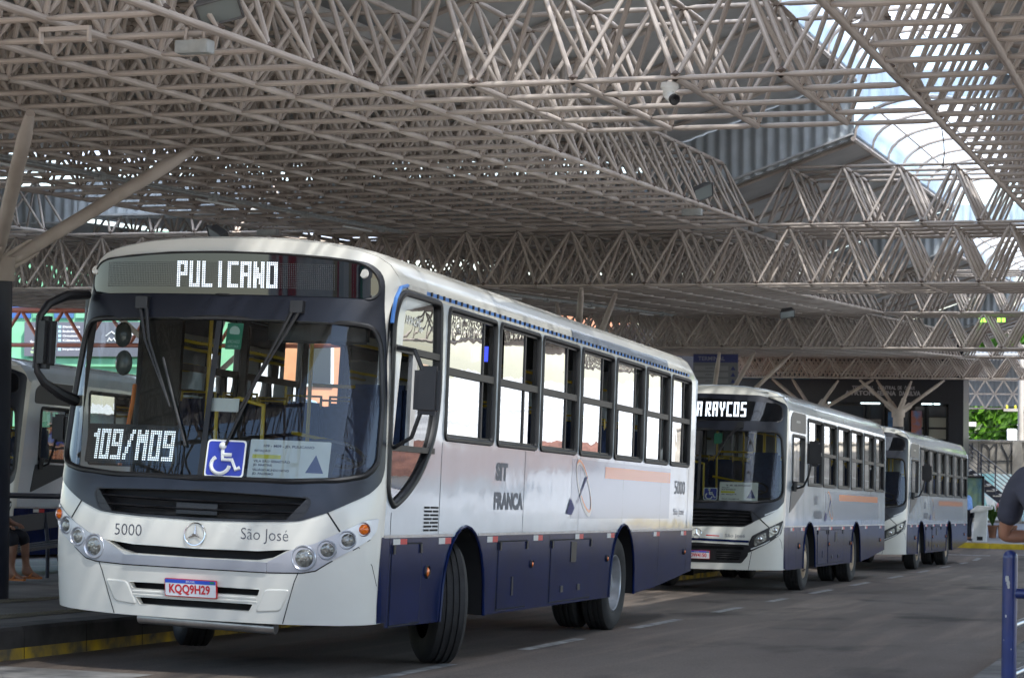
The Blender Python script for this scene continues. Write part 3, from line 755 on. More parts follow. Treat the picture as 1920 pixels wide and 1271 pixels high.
def lamp(parent, u, z, r, fn, m, name, deep=.03, bezel=M_SILVER, dome=.02):
    c = fn(u, z, 0); e = .01; tu = (fn(u + e, z) - fn(u - e, z)).normalized(); tv = (fn(u, z + e) - fn(u, z - e)).normalized(); nn = tu.cross(tv).normalized()
    if nn.y > 0 and abs(u) < 1.6 and fn is FR: nn = -nn
    nn = (nn + Vector((0, -.6 if fn is FR else 0, 0))).normalized()
    M_ = axis(c, nn)
    mb = MB(); mb.lathe([(r * 1.28, -.03), (r * 1.26, .010), (r * 1.16, .018), (r * 1.03, .010), (r * 1.0, -.012)], M_, 28); b = mb.build(name, bezel, parent, True)
    mb = MB(); mb.lathe([(r * 1.02, -.006), (r * .8, dome * .6), (r * .45, dome * .92), (.001, dome)], M_, 24); mb.build('lens', m, b, True, 80)
    if m is M_LENS:
        mb = MB(); mb.lathe([(r * .34, dome * .93), (r * .30, dome * 1.1), (.001, dome * 1.16)], M_, 14); mb.build('bulb_cover', M_LENS, b)
    return b

def badge_star(parent, c, r, fn):
    o = fn(*c, .012); nn = Vector((0, -1, .08)).normalized(); M_ = axis(o, nn, (1, 0, 0)); mb = MB(); n = 32
    mb.tube([M_ @ Vector((r * math.cos(2 * math.pi * k / n), r * math.sin(2 * math.pi * k / n), 0)) for k in range(n + 1)], r * .055, 6, caps=False)
    for k in range(3):
        a = math.pi / 2 + 2 * math.pi * k / 3; w = a + math.pi / 3
        mb.add([M_ @ Vector((r * math.cos(a) * .97, r * math.sin(a) * .97, 0)), M_ @ Vector((r * .16 * math.cos(w), r * .16 * math.sin(w), 0)), M_ @ Vector((0, 0, r * .12)), M_ @ Vector((r * .16 * math.cos(a - math.pi / 3), r * .16 * math.sin(a - math.pi / 3), 0))], [(0, 1, 2), (0, 2, 3)])
    return mb.build('star_badge', M_CHROME, parent, True, 20)

def wheelchair_sticker(parent, u0, u1, z0, z1, fn):
    o = plate('wheelchair_sticker', M_PAPER, parent, rrect(u0, u1, z0, z1, .03), fn, 0, .004)
    plate('blue_field', M_BLUE, o, rrect(u0 + .012, u1 - .012, z0 + .012, z1 - .012, .024), fn, .004, .0055)
    W = u1 - u0; Hh = z1 - z0; P = lambda a, b: fn(u0 + a * W, z0 + b * Hh, .0095); mb = MB(); t = .015 * W / .31
    mb.tube([P(.42, .72), P(.44, .47), P(.68, .47), P(.80, .22), P(.90, .27)], t, 6)
    mb.tube([P(.43, .60), P(.66, .60)], t, 6); mb.ball(P(.41, .84), t * 2.0, 8, 6)
    mb.tube([P(.40 + .235 * math.cos(a), .33 + .235 * math.sin(a)) for a in np.linspace(R(125), R(355), 16)], t, 6)
    mb.build('wheelchair_figure', M_PAPER, o)

def route_card(parent, u0, u1, z0, z1, fn, title, lines, hl):
    o = plate('route_card', M_PAPER, parent, rrect(u0, u1, z0, z1, .012), fn, 0, .003)
    W = u1 - u0; H = z1 - z0; mb = MB(); f = lambda u, v: fn(u, v, .0045)
    text_on(mb, title, u0 + .17 * W, u0 + .80 * W, z0 + .79 * H, z0 + .875 * H, f, .03)
    for s, yy, w in lines: text_on(mb, s, u0 + .06 * W, u0 + (.06 + w) * W, z0 + yy * H, z0 + (yy + .072) * H, f, .03)
    mb.build('card_lettering', M_INK, o, False, fix=False)
    mb = MB(); mb.add([f(u0 + .72 * W, z0 + .20 * H), f(u0 + .94 * W, z0 + .20 * H), f(u0 + .83 * W, z0 + .66 * H)], [(0, 1, 2)]); mb.build('triangle_mark', M_STICKB, o, False, fix=False)
    a, b = hl; surf('yellow_highlight', M_YELMARK, o, [(u0 + .04 * W, z0 + a * H), (u0 + .40 * W, z0 + a * H), (u0 + .40 * W, z0 + b * H), (u0 + .04 * W, z0 + b * H)], [], fn, .0055, .04, .05)

def number_plate(parent, u0, u1, z0, z1, fn, txt, off):
    g = lambda u, v, d=0: fn(u, v, off + d)
    o = plate('number_plate', M_PLATER, parent, rrect(u0, u1, z0, z1, .012), g, -.02, .0); W = u1 - u0; H = z1 - z0
    plate('plate_field', M_PLATEW, o, rrect(u0 + .006, u1 - .006, z0 + .006, z1 - .006, .01), g, 0, .002)
    plate('plate_band', M_PLATEB, o, [(u0 + .006, z1 - .25 * H), (u1 - .006, z1 - .25 * H), (u1 - .006, z1 - .006), (u0 + .006, z1 - .006)], g, .002, .0035)
    mb = MB(); text_on(mb, txt, u0 + .09 * W, u0 + .88 * W, z0 + .11 * H, z0 + .70 * H, lambda u, v: g(u, v, .0045), .03); mb.build('plate_lettering', M_PLATER, o, False, fix=False)
    mb = MB(); text_on(mb, 'BRASIL', u0 + .42 * W, u0 + .60 * W, z1 - .19 * H, z1 - .09 * H, lambda u, v: g(u, v, .0055)); mb.build('country_lettering', M_PLATEW, o, False, fix=False)
    mb = MB(); mb.add([g(u0 + .88 * W, z1 - .2 * H, .005), g(u0 + .96 * W, z1 - .2 * H, .005), g(u0 + .96 * W, z1 - .07 * H, .005), g(u0 + .88 * W, z1 - .07 * H, .005)], [(0, 1, 2, 3)]); mb.build('flag_mark', M_GREENST, o, False, fix=False)
    return o

def side_mirror(parent, c, w, h, t, arms, yaw=0.):
    o = empty('side_mirror', c); o.parent = parent; mb = MB(); mb.rbox(-w / 2, w / 2, -t / 2, t / 2, -h / 2, h / 2, min(w, t) * .32)
    M_ = Matrix.Rotation(yaw, 4, 'Z'); mb.v = [M_ @ v for v in mb.v]; mb.build('mirror_housing', M_BLACK, o)
    mb = MB(); mb.rbox(-w / 2 + .02, w / 2 - .02, t / 2 - .004, t / 2 + .006, -h / 2 + .03, h / 2 - .03, .004); mb.v = [M_ @ v for v in mb.v]; mb.build('mirror_glass', M_CHROME, o)
    for pts, r in arms:
        mb = MB(); mb.tube([Vector(p) - Vector(c) for p in pts], r, 8); mb.build('mirror_arm', M_BLACK, o)
    return o

def common_body(root, P):
    """flanks, roof, floor, wheels and everything both kinds of bus share"""
    L = P['len']; FA, RA = P['axles']; zb0 = .38; belt = 1.05
    # flanks: white upper panel with window holes, navy skirt with wheel arches
    def front_edge(z0, z1, n=14): return [(yfz(z) + DPB, z) for z in np.linspace(z0, z1, n)]
    archF = arch_pts(FA, .57, .375); archR = arch_pts(RA, .55, .37)
    clipbelt = lambda A: [p for p in A if p[1] <= belt]
    for side, fn in ((1, SR), (-1, SL)):
        wins = P['wins'] if side > 0 else P['wins_l']
        holes = [rrect(a + .02, b - .02, P['wz'][0] + .02, P['wz'][1] - .02, .08, 4) for a, b in wins]
        if side > 0: holes.append(inset(P['drv'], .02))
        else: holes += [inset(d, .02) for d in P['doors']]
        aF = [p for p in archF if p[1] > belt]; aR = [p for p in archR if p[1] > belt]
        low = front_edge(belt, belt, 1) + [(aF[0][0] - .02, belt)] + aF + [(aF[-1][0] + .02, belt), (aR[0][0] - .02, belt)] + aR + [(aR[-1][0] + .02, belt), (L, belt), (L, 2.9)]
        outer = low + front_edge(belt, 2.9)[::-1][:-1]
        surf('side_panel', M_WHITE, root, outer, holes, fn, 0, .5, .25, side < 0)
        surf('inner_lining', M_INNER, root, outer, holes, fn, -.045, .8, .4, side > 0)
        sk = front_edge(.385, .385, 1) + archF[:1] + [p for p in archF[1:-1] if p[1] <= belt and p[0] < FA] + [(aF[0][0] - .02, belt)] + front_edge(.385, belt, 6)[::-1][:-1]
        surf('skirt_panel', M_NAVY, root, sk, [], fn, .001, .5, .2, side < 0)
        sk = [(aF[-1][0] + .02, belt)] + [p for p in archF[1:-1] if p[1] <= belt and p[0] > FA] + archF[-1:] + archR[:1] + [p for p in archR[1:-1] if p[1] <= belt and p[0] < RA] + [(aR[0][0] - .02, belt)]
        surf('skirt_panel', M_NAVY, root, sk, [], fn, .001, .5, .2, side < 0)
        sk = [(aR[-1][0] + .02, belt)] + [p for p in archR[1:-1] if p[1] <= belt and p[0] > RA] + archR[-1:] + [(RA + 1.78, .42), (L, .55), (L, belt)]
        surf('skirt_panel', M_NAVY, root, sk, [], fn, .001, .5, .2, side < 0)
        for A, yc in ((archF, FA), (archR, RA)):
            mb = MB(); mb.tube([fn(*p, .004) for p in A], .014, 6); mb.build('arch_lip', M_NAVY, root)
            mb = MB(); vs = []; n = len(A)
            for o in (-.01, -.62): vs += [fn(*p, o) for p in A]
            mb.add(vs, [(i, i + 1, n + i + 1, n + i) for i in range(n - 1)]); vs2 = [fn(*p, -.62) for p in A]; mb.add(vs2, [tuple(range(n))]); mb.build('wheel_well', M_VOID, root, True, fix=False)
        for y0, y1, z0, z1, po in wins_panes(P, side):
            window(root, y0, y1, z0, z1, fn, po[0], P['bar'], bars_v=po[1])
    # belt line trim
    mb = MB(); seam(mb, [(yfz(belt) + DPB, belt + .012), (FA - .35, belt + .012)], SR, .010, .004); seam(mb, [(FA + .36, belt + .012), (RA - .35, belt + .012)], SR, .010, .004); seam(mb, [(RA + .35, belt + .012), (L, belt + .012)], SR, .010, .004)
    mb.build('belt_trim', M_ALU, root, False, fix=False)
    # roof with its crown, running back from the front edge
    xp = [0, .2, .4, .6, .8, .95, 1.05] + list(np.linspace(1.1, 1.298, 18)); xs = [-x for x in reversed(xp[1:])] + xp; Ys = [0, .06, .16, .5] + list(np.linspace(1.2, L - .25, 14)); V = []
    for k, y in enumerate(Ys):
        for x in xs:
            z = zroof(x); u = ux(min(abs(x) / (1.298 / 1.31), HW - 1e-4)); y0 = FR(u, z - .03).y
            dz = (-.03, -.008, 0, 0)[k] if k < 4 else 0; yy = y0 + y if k < 4 else max(y, y0 + .55)
            V.append((x, yy, z + dz))
    for dx, dz in ((.0, -.06), (.0, -.3)):
        V += [(x * (1 - abs(dz) * .02), L, zroof(x) + dz) for x in xs]
    nx = len(xs); nr = len(Ys) + 2
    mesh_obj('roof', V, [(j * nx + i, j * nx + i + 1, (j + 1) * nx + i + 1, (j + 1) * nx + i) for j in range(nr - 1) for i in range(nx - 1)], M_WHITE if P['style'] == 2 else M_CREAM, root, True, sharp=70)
    mb = MB(); mb.add([(-HW, L, .55), (HW, L, .55), (HW, L, 2.9), (1.2, L, 3.05), (-1.2, L, 3.05), (-HW, L, 2.9)], [(0, 1, 2, 3, 4, 5)]); mb.build('rear_panel', M_WHITE, root, False)
    # seams, marker lamps, reflectors
    mb = MB()
    for y, z0, z1 in P['seams']: seam(mb, [(y, z0), (y, z1)], SR)
    mb.build('panel_seams', M_VOID, root, False, fix=False)
    for y, z in P['mk']: lamp(root, y, z, P.get('mkr', .03) if y > 3 else .042, SR, M_AMBER, 'marker_lamp', bezel=M_BLACK, dome=.022)
    for y in P['refl']:
        o = plate('reflector', M_REFW, root, [(y, .993), (y + .155, .993), (y + .155, 1.042), (y, 1.042)], SR, .001, .005)
        plate('red_half', M_RED, o, [(y + .16, .993), (y + .31, .993), (y + .31, 1.042), (y + .16, 1.042)], SR, .001, .005)
    for y0, y1, z0, z1, h in P['hatch']:
        o = plate('hatch', M_NAVY, root, rrect(y0, y1, z0, z1, .012, 2), SR, .0, .007, .4, .3)
        mb = MB(); seam(mb, [(y0 - .006, z0 - .006), (y1 + .006, z0 - .006), (y1 + .006, z1 + .006), (y0 - .006, z1 + .006), (y0 - .006, z0 - .006)], SR, .006, .003); mb.build('hatch_gap', M_VOID, o, False, fix=False)
        for hy, hz, hw_, hh in h:
            plate('hatch_latch', M_BLACK, o, rrect(hy - hw_, hy + hw_, hz - hh, hz + hh, .008, 2), SR, .006, .014)
        mb = MB()
        for yy in (y0 + .03, y1 - .03): a = SR(yy, z1 - .03, .012); mb.box(a.x - .01, a.x + .006, a.y - .02, a.y + .02, a.z - .04, a.z + .03)
        mb.build('hinge', M_BLACK, o, False)
    # advert field, orange band, lettering
    a = P['ad']; surf('advert_field', M_ADGREY, root, [(a[0], a[2]), (a[1], a[2]), (a[1], a[3]), (a[0], a[3])], [], SR, .0015, .5, .3)
    a = P['band']; surf('orange_band', M_ORANGE, root, [(a[0], a[2]), (a[1], a[2]), (a[1], a[3]), (a[0], a[3])], [], SR, .003, .5, .3)
    f = lambda u, v: SR(u, v, .003)
    y, z, k = P['txt']; mb = MB(); text_on(mb, 'SIT', y, y + .36 * k, z + .25 * k, z + .41 * k, f, .055); text_on(mb, 'FRANCA', y - .02, y + .88 * k, z, z + .155 * k, f, .055); mb.build('operator_lettering', M_GREYINK, root, False, fix=False)
    # logo: an ellipse ring crossed by a swoosh
    ly, lz, lk = P['logo']; mb = MB()
    E_ = lambda a, rr, sk: (ly + lk * (.24 * rr * math.cos(a) + sk * .42 * math.sin(a)), lz + lk * .285 * rr * math.sin(a))
    for (r0, r1, a0, a1, mi_) in ((1.0, .80, 0, 2 * math.pi, 0), (.86, .76, R(200), R(340), 1), (.97, .88, R(20), R(120), 1)):
        mb.mi(mi_); n = 36
        for i in range(n):
            p = a0 + (a1 - a0) * i / n; q = a0 + (a1 - a0) * (i + 1) / n
            o = .0045 if mi_ == 0 else .006
            mb.add([SR(*E_(p, r0, -.55), o), SR(*E_(q, r0, -.55), o), SR(*E_(q, r1, -.55), o), SR(*E_(p, r1, -.55), o)], [(0, 1, 2, 3)])
    mb.mi(2); S_ = lambda a, b: SR(ly + lk * a, lz + lk * b, .008)
    mb.add([S_(-.66, -.26), S_(-.52, -.10), S_(-.36, -.20), S_(-.26, -.14), S_(-.46, -.27)], [(0, 4, 2, 1), (4, 3, 2)]); mb.add([S_(-.26, -.14), S_(.12, .12), S_(.02, .10), S_(-.28, -.17)], [(0, 1, 2, 3)])
    mb.build('operator_logo', [M_LOGOW, M_ORANGE, M_STICKB], root, False, fix=False)
    # floor, chassis and interior
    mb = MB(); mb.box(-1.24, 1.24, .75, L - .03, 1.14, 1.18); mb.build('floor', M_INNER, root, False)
    mb = MB(); mb.box(-.42, .42, 1.0, L - .5, .55, .80); mb.box(-1.1, 1.1, 4.0, 6.8, .42, 1.1); mb.box(-1.2, 1.2, RA + 1.2, L - .1, .6, 1.1); mb.box(-1.1, 1.1, 3.3, 3.5, .45, 1.1)
    mb.tube([(-1.05, FA, .5), (1.05, FA, .5)], .09, 8); mb.tube([(-.9, RA, .5), (.9, RA, .5)], .12, 8); mb.build('chassis', M_VOID, root, False)
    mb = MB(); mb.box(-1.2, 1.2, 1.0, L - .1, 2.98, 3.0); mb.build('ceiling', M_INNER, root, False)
    for s in (-1, 1):
        make_wheel(root, s * 1.09, FA, P['steer'], False, P['rimF'], s); make_wheel(root, s * 1.11, RA, 0, True, P['rimR'], s)
        mb = MB(); mb.box(s * .92 - .14, s * .92 + .14, FA + .60, FA + .62, .16, .62); mb.build('mudflap', M_BLACK, root, False)
    s0 = None
    for y in np.arange(4.3, L - .8, .86):
        for x in (-.95, -.52, .52, .95):
            if s0 is None:
                mb = MB(); mb.rbox(-.20, .20, -.20, .20, .36, .44, .03); mb.rbox(-.20, .20, .17, .24, .40, 1.0, .03); mb.box(-.16, .16, -.1, .1, .02, .36); s0 = mb.build('passenger_seat', M_SEAT, root); c = s0
                mb = MB(); mb.tube([(-.17, .21, .95), (-.17, .21, 1.06), (.17, .21, 1.06), (.17, .21, .95)], .015, 6); mb.build('grab_rail', M_YEL, s0)
            else: c = copy_tree(s0, root)
            c.location = (x, y, 1.18)
    for x, y, z0, z1, dx in [(-.33, 3.1, 1.18, 2.98, 0), (.28, 3.3, 1.18, 2.98, 0), (-.30, 5.2, 1.18, 2.98, 0), (.28, 5.2, 1.18, 2.98, 0), (-.3, 7.2, 1.18, 2.98, 0), (.28, 7.2, 1.18, 2.98, 0), (.62, 2.35, 1.18, 2.95, 0), (-.98, 2.4, 1.18, 2.98, 0)]:
        mb = MB(); mb.tube([(x, y, z0), (x, y, z1)], .018, 8); mb.build('grab_pole', M_YEL, root)
    for x in (-.31, .28):
        mb = MB(); mb.tube([(x, 3.1, 2.72), (x, L - .6, 2.72)], .017, 6); mb.build('grab_pole', M_YEL, root)
    mb = MB(); mb.tube([(-.75, 2.1, 1.3), (-.75, 2.1, 2.05), (-.55, 2.1, 2.1), (-.33, 2.1, 2.05), (-.33, 2.1, 1.3)], .020, 8); mb.build('grab_rail', M_YEL, root)
    mb = MB(); mb.tube([(-.31, 3.1, 2.28), (.28, 3.3, 2.28)], .017, 8); mb.tube([(-.31, 2.7, 1.85), (.3, 2.7, 1.75), (.3, 2.7, 1.3)], .018, 8); mb.build('grab_rail', M_YEL, root)
    mb = MB(); mb.tube([(-1.13, 1.15, 1.5), (-1.1, 1.25, 2.0), (-1.14, 1.35, 2.15)], .018, 8); mb.build('door_rail', M_ORANGE, root)
    # dashboard, steering wheel, driver seat, engine cover
    mb = MB(); mb.rbox(-1.12, 1.12, .62, 1.0, 1.18, 1.40, .04); mb.rbox(-.42, .22, .9, 2.0, 1.18, 1.52, .12); mb.rbox(.30, 1.1, .60, .98, 1.38, 1.50, .04); mb.build('dashboard', M_BLACK, root)
    mb = MB(); M_ = axis((.70, 1.12, 1.66), (0, .45, 1)); mb.tube([M_ @ Vector((.23 * math.cos(2 * math.pi * k / 24), .23 * math.sin(2 * math.pi * k / 24), 0)) for k in range(25)], .016, 6, False); mb.tube([(.70, 1.12, 1.66), (.70, .95, 1.42)], .03, 6); mb.tube([M_ @ Vector((-.22, 0, 0)), M_ @ Vector((.22, 0, 0))], .014, 6); mb.build('steering_wheel', M_BLACK, root)
    mb = MB(); mb.rbox(.46, .96, 1.55, 2.05, 1.5, 1.64, .04); mb.rbox(.46, .96, 1.98, 2.10, 1.60, 2.25, .04); mb.build('driver_seat', M_SEAT, root)

def wins_panes(P, side):
    out = []; z0, z1 = P['wz']; b = P['bar']
    if side > 0:
        for i, (y0, y1) in enumerate(P['wins']):
            k = P['pane'][i % len(P['pane'])]
            (a, c), (e, g) = k
            W = y1 - y0
            out.append((y0, y1, z0, z1, ([(a, c, b, z1 - .04, -.022), (e, g, z0 + .04, b, -.022), (a, min(.66, c), b, z1 - .05, -.034)], [y0 + W * c] if c < .95 else [])))
    else:
        for y0, y1 in P['wins_l']: out.append((y0, y1, z0, z1, ([(.04, .7, b, z1 - .04, -.02), (.04, .96, z0 + .04, b, -.03)], [])))
    return out

def front_glass(root, ws, fn=FR, gasket=.022, divider=True):
    V, F = patch(ws, [], off_fn(fn, -.004), .06, .12); g = mesh_obj('windscreen', V, F, G_WIND, root, True, sharp=80)
    mb = MB(); P = ws + ws[:2]; mb.tube([fn(*p, .004) for p in P], gasket, 8, False); mb.build('windscreen_gasket', M_RUBBER, g)
    if divider:
        zt = max(p[1] for p in ws); zb = min(p[1] for p in ws); mb = MB()
        n = 8; vs = []
        for i in range(n + 1):
            z = zb + (zt - zb) * i / n; vs += [fn(-.022, z, .006), fn(.022, z, .006)]
        mb.add(vs, [(2 * i, 2 * i + 1, 2 * i + 3, 2 * i + 2) for i in range(n)]); mb.build('divider_strip', M_RUBBER, g, False, fix=False)
    return g
def wiper(root, piv, tip, mid, blade, fn=FR):
    w = empty('wiper', fn(*piv)); w.parent = root; o = fn(*piv); mb = MB()
    for d in (-.028, .028): mb.tube([fn(piv[0] + d, piv[1], .03) - o, fn(mid[0] + d * .6, mid[1], .05) - o, fn(tip[0], tip[1], .035) - o], [.016, .011, .007], 6)
    mb.box(-.05, .05, -.06, -.0, -.05, .04); mb.build('wiper_arm', M_BLACK, w)
    mb = MB(); mb.tube([fn(*blade[0], .018) - o, fn((blade[0][0] + blade[1][0]) / 2, (blade[0][1] + blade[1][1]) / 2, .022) - o, fn(*blade[1], .018) - o], .011, 6); mb.build('wiper_blade', M_BLACK, w)
M_GLDIM = mat('dim_mirror_glass', (.09, .11, .105), .2)
def top_edge(n=60, lower=.03):
    out = []
    for i in range(n + 1):
        u = UF - 2 * UF * i / n; out.append((u, zroof(min(Xu(u) * (1.298 / 1.31), 1.298)) - lower))
    return out

def older_bus(mw):
    root = empty('bus', label='nearest white and navy bus with round headlights and lit PULICANO sign', cat='bus', group='buses queued in the terminal lane', mw=mw)
    drv = rounded([(.64, 1.36), (.80, 1.25), (1.08, 1.34), (1.42, 1.52), (1.70, 1.80), (1.80, 2.15), (1.76, 2.92), (.80, 2.92), (.62, 2.70)], [.1, .08, .2, .2, .2, .3, .10, .22, .2], 5)
    P = dict(style=1, len=11.9, axles=(2.62, 8.24), wz=(1.81, 2.90), bar=2.375, steer=R(33), rimF=M_RIM, rimR=M_RIM,
             wins=[(1.92, 3.28), (3.36, 4.67), (4.74, 6.10), (6.18, 7.55), (7.63, 8.98), (9.07, 10.33), (10.42, 11.55)],
             wins_l=[(2.4, 3.7), (3.8, 5.2), (6.4, 7.8), (7.9, 9.2), (9.3, 10.5)], doors=[rrect(.72, 1.72, 1.16, 2.86, .06, 3), rrect(5.3, 6.3, 1.16, 2.86, .06, 3)], drv=drv,
             pane=[((.03, .76), (.03, .78)), ((.17, .66), (.03, .80)), ((.12, .70), (.10, .72)), ((.14, .68), (.17, .72)), ((.04, .72), (.20, .76)), ((.20, .70), (.16, .72)), ((.16, .68), (.03, .70))],
             seams=[(1.9, 1.06, 1.80), (4.30, 1.06, 1.80), (6.28, 1.06, 1.80), (8.13, 1.15, 1.80), (10.0, 1.06, 1.80), (11.55, 1.06, 1.80), (.77, .40, 1.24), (1.52, .39, .98), (3.53, .39, 1.05), (5.25, .39, 1.05), (6.85, .39, .98), (10.0, .44, 1.05), (11.55, .54, 1.05)],
             mk=[(1.66, .78), (4.65, .78), (7.53, .78), (11.45, .79)], refl=[.84, 1.92, 3.23, 4.68, 6.19, 7.5, 9.71, 11.22],
             hatch=[(3.58, 4.48, .41, .99, [(4.02, .60, .02, .085)]), (5.30, 6.83, .41, .985, [(5.72, .52, .045, .032), (6.36, .52, .045, .032), (6.12, .87, .10, .10)]), (.82, 1.50, .40, 1.0, [])],
             ad=(5.96, 10.50, 1.195, 1.78), band=(7.30, 10.5, 1.61, 1.73), txt=(3.40, 1.27, 1.0), logo=(6.45, 1.50, 1.0))
    common_body(root, P)
    # ---- front: cream moulding with its openings
    ws = rounded(sym([(0, 1.43), (.72, 1.435), (1.06, 1.46), (1.26, 1.50), (1.345, 1.60), (1.335, 2.0), (1.265, 2.48), (1.20, 2.60), (1.06, 2.62), (0, 2.635)]), .05, 2)
    gr = rounded(sym([(0, 1.135), (.47, 1.14), (.70, 1.15), (.82, 1.175), (.875, 1.285), (.85, 1.325), (0, 1.345)]), .03, 2)
    slit = sym([(0, .845), (.50, .85), (.62, .875), (.72, .93), (.76, .945), (.5, .925), (0, .918)])
    b1 = [(-.54, .645), (.52, .645), (.50, .59), (-.515, .59)]; b2 = [(-.49, .535), (.465, .535), (.43, .475), (-.455, .475)]
    bot = [(-UF, .43), (-1.38, .42), (-1.1, .405), (-.7, .395), (0, .39), (.7, .395), (1.1, .405), (1.38, .42), (UF, .43)]
    surf('front_moulding', M_CREAM, root, bot + top_edge(), [ws, gr, slit, b1, b2], FR, 0, .05, .08)
    # pillar that closes the gap between moulding and flanks is the flank's own front edge
    mb = MB(); n = 14
    for o in (-.11,):
        vs = [FR(u, z, o) for z in (.40, .7, .98, 1.2, 1.42) for u in np.linspace(-1.3, 1.3, n)]
        mb.add(vs, [(j * n + i, j * n + i + 1, (j + 1) * n + i + 1, (j + 1) * n + i) for j in range(4) for i in range(n - 1)])
    mb.build('radiator_backing', M_VOID, root, True, fix=False)
    # bumper slot edges, recessed pads, white bars
    mb = MB()
    for q in (b1, b2): ring(mb, rounded(q, .012, 2), FR, [(-.004, .002), (.004, .004), (.006, -.05)])
    ring(mb, slit, FR, [(-.004, .002), (.004, .003), (.006, -.06)])
    mb.build('bumper_slots', M_CREAM, root, True, 50, fix=False)
    mb = MB()
    for z in (.575, .55): mb.tube([FR(u, z, -.004) for u in np.linspace(-.51, .49, 12)], .011, 6)
    mb.build('bumper_rail', M_CREAM, root)
    for s in (-1, 1):
        pad = rounded([(s * .555, .650), (s * .745, .655), (s * .67, .490), (s * .475, .472)][::s], .035, 4)
        mb = MB(); ring(mb, pad, FR, [(0, .001), (.006, .007), (.012, .008)]); V, F = patch(inset(pad, .012), [], off_fn(FR, .008), .08, .08); mb.add(V, F); mb.build('bumper_pad', M_CREAM, root, True, 60, fix=False)
    mb = MB()
    for s in (-1, 1):
        seam(mb, [(s * .81, .79), (s * .775, .71), (s * .68, .40)], FR, .0035, .002)
        seam(mb, [(s * 1.0, 1.225), (s * 1.10, 1.09)], FR, .006, .003); seam(mb, [(s * 1.24, .985), (s * 1.36, .85), (s * 1.41, .70)], FR, .003, .002)
    mb.build('bumper_seams', M_VOID, root, False, fix=False)
    # navy wrap at the right-hand corner
    for s in (-1, 1):
        q = [(s * 1.395, .425), (s * 1.405, .55), (s * 1.47, 1.02), (s * 1.475, 1.055), (s * UF, 1.055), (s * UF, .43)]
        surf('corner_panel', M_NAVY, root, q if s > 0 else q[::-1], [], FR, .003, .03, .1)
    # black mask around windscreen, sign and grille
    out = rounded(sym([(0, 1.12), (.47, 1.13), (.80, 1.15), (1.0, 1.22), (1.14, 1.29), (1.30, 1.37), (1.40, 1.46), (1.425, 1.56), (1.41, 1.70), (1.365, 2.10), (1.305, 2.52), (1.265, 2.75), (1.245, 2.96), (1.20, 3.035), (1.10, 3.095), (.80, 3.125), (.43, 3.145), (0, 3.15)]), .04, 2)
    plate('windscreen_surround', M_MASK, root, out, FR, 0, .006, .05, .09, [ws, gr])
    front_glass(root, ws)
    # grille blades
    g = None
    mb = MB(); ring(mb, gr, FR, [(-.008, .008), (.006, .006), (.012, -.07)]); g = mb.build('grille', M_BLACK, root, True, 50, fix=False)
    for z, w, t in ((1.262, .86, .010), (1.20, .835, .010)):
        mb = MB(); us = np.linspace(-w, w, 20); vs = []
        for dz, o in ((t, -.02), (0, .006), (-t, -.02)): vs += [FR(u, z + dz + .012 * (u / .85) ** 2, o) for u in us]
        mb.add(vs, [(j * 20 + i, j * 20 + i + 1, (j + 1) * 20 + i + 1, (j + 1) * 20 + i) for j in range(2) for i in range(19)]); mb.build('grille_blade', M_BLACK, g)
    for s in (-1, 1): plate('grille_cheek', M_BLACK, g, [(s * .70, 1.155), (s * .82, 1.178), (s * .872, 1.285), (s * .845, 1.32), (s * .80, 1.27)][::s], FR, -.05, .004)
    plate('grille_block', M_BLACK, g, [(-.17, 1.165), (.16, 1.165), (.16, 1.245), (-.17, 1.245)], FR, -.06, -.015)
    # silver lamp clusters and bar
    for s in (-1, 1):
        q = rounded([(s * .76, .945), (s * .92, .995), (s * 1.10, 1.083), (s * 1.23, 1.150), (s * 1.31, 1.185), (s * 1.41, 1.195), (s * 1.39, 1.10), (s * 1.335, 1.045), (s * 1.22, .975), (s * 1.03, .868), (s * .93, .802), (s * .83, .782), (s * .57, .772), (s * .57, .842), (s * .65, .885)], .015, 2)
        c = plate('headlamp_cluster', M_SILVER, root, q[::s], FR, 0, .008, .05, .05)
        for (u, z, r, m) in ((.845, .888, .075, M_LENS), (1.012, .953, .058, M_LENS), (1.155, 1.03, .055, M_LENS), (1.275, 1.112, .042, M_AMBER)):
            lamp(root, s * u, z, r, FR, m, 'headlight' if m is M_LENS else 'turn_signal', dome=.022 if m is M_LENS else .035)
    q = [(-.57, .772), (0, .772), (.57, .772), (.57, .842), (0, .846), (-.57, .842)]
    plate('silver_bar', M_SILVER, root, q, FR, -.02, .020, .06, .05)
    mb = MB(); seam(mb, [(-1.22, .970), (-1.03, .862), (-.93, .796), (-.83, .776), (-.57, .767), (.57, .767), (.83, .776), (.93, .796), (1.03, .862), (1.22, .970), (1.335, 1.04)], FR, .004, .003); seam(mb, [(-1.335, 1.04), (-1.22, .97)], FR, .004, .003); mb.build('bar_shadow_gap', M_VOID, root, False, fix=False)
    mb = MB(); mb.tube([(-.62, .62, .36), (.50, .62, .345)], .05, 10); mb.build('tow_bar', M_ALU, root)
    # lettering and badge
    f = lambda u, v: FR(u, v, .0025)
    mb = MB(); text_on(mb, '5000', -.665, -.435, .985, 1.068, f, -.012); text_on(mb, 'São José', .365, .725, .975, 1.085, f, -.012); mb.build('front_lettering', M_INK, root, False, fix=False)
    badge_star(root, (.005, 1.02), .082, FR)
    number_plate(root, -.225, .19, .555, .688, FR, 'KQQ9H29', .03)
    # destination sign
    sg = rounded(sym([(0, 2.815), (1.16, 2.815), (1.215, 2.86), (1.215, 2.94), (1.185, 3.0), (1.13, 3.05), (1.05, 3.078), (.78, 3.10), (.43, 3.122), (0, 3.13)]), .03, 3)
    sgn = plate('destination_sign', M_SIGNGLASS, root, sg, FRS, -.15, .012, .06, .09)
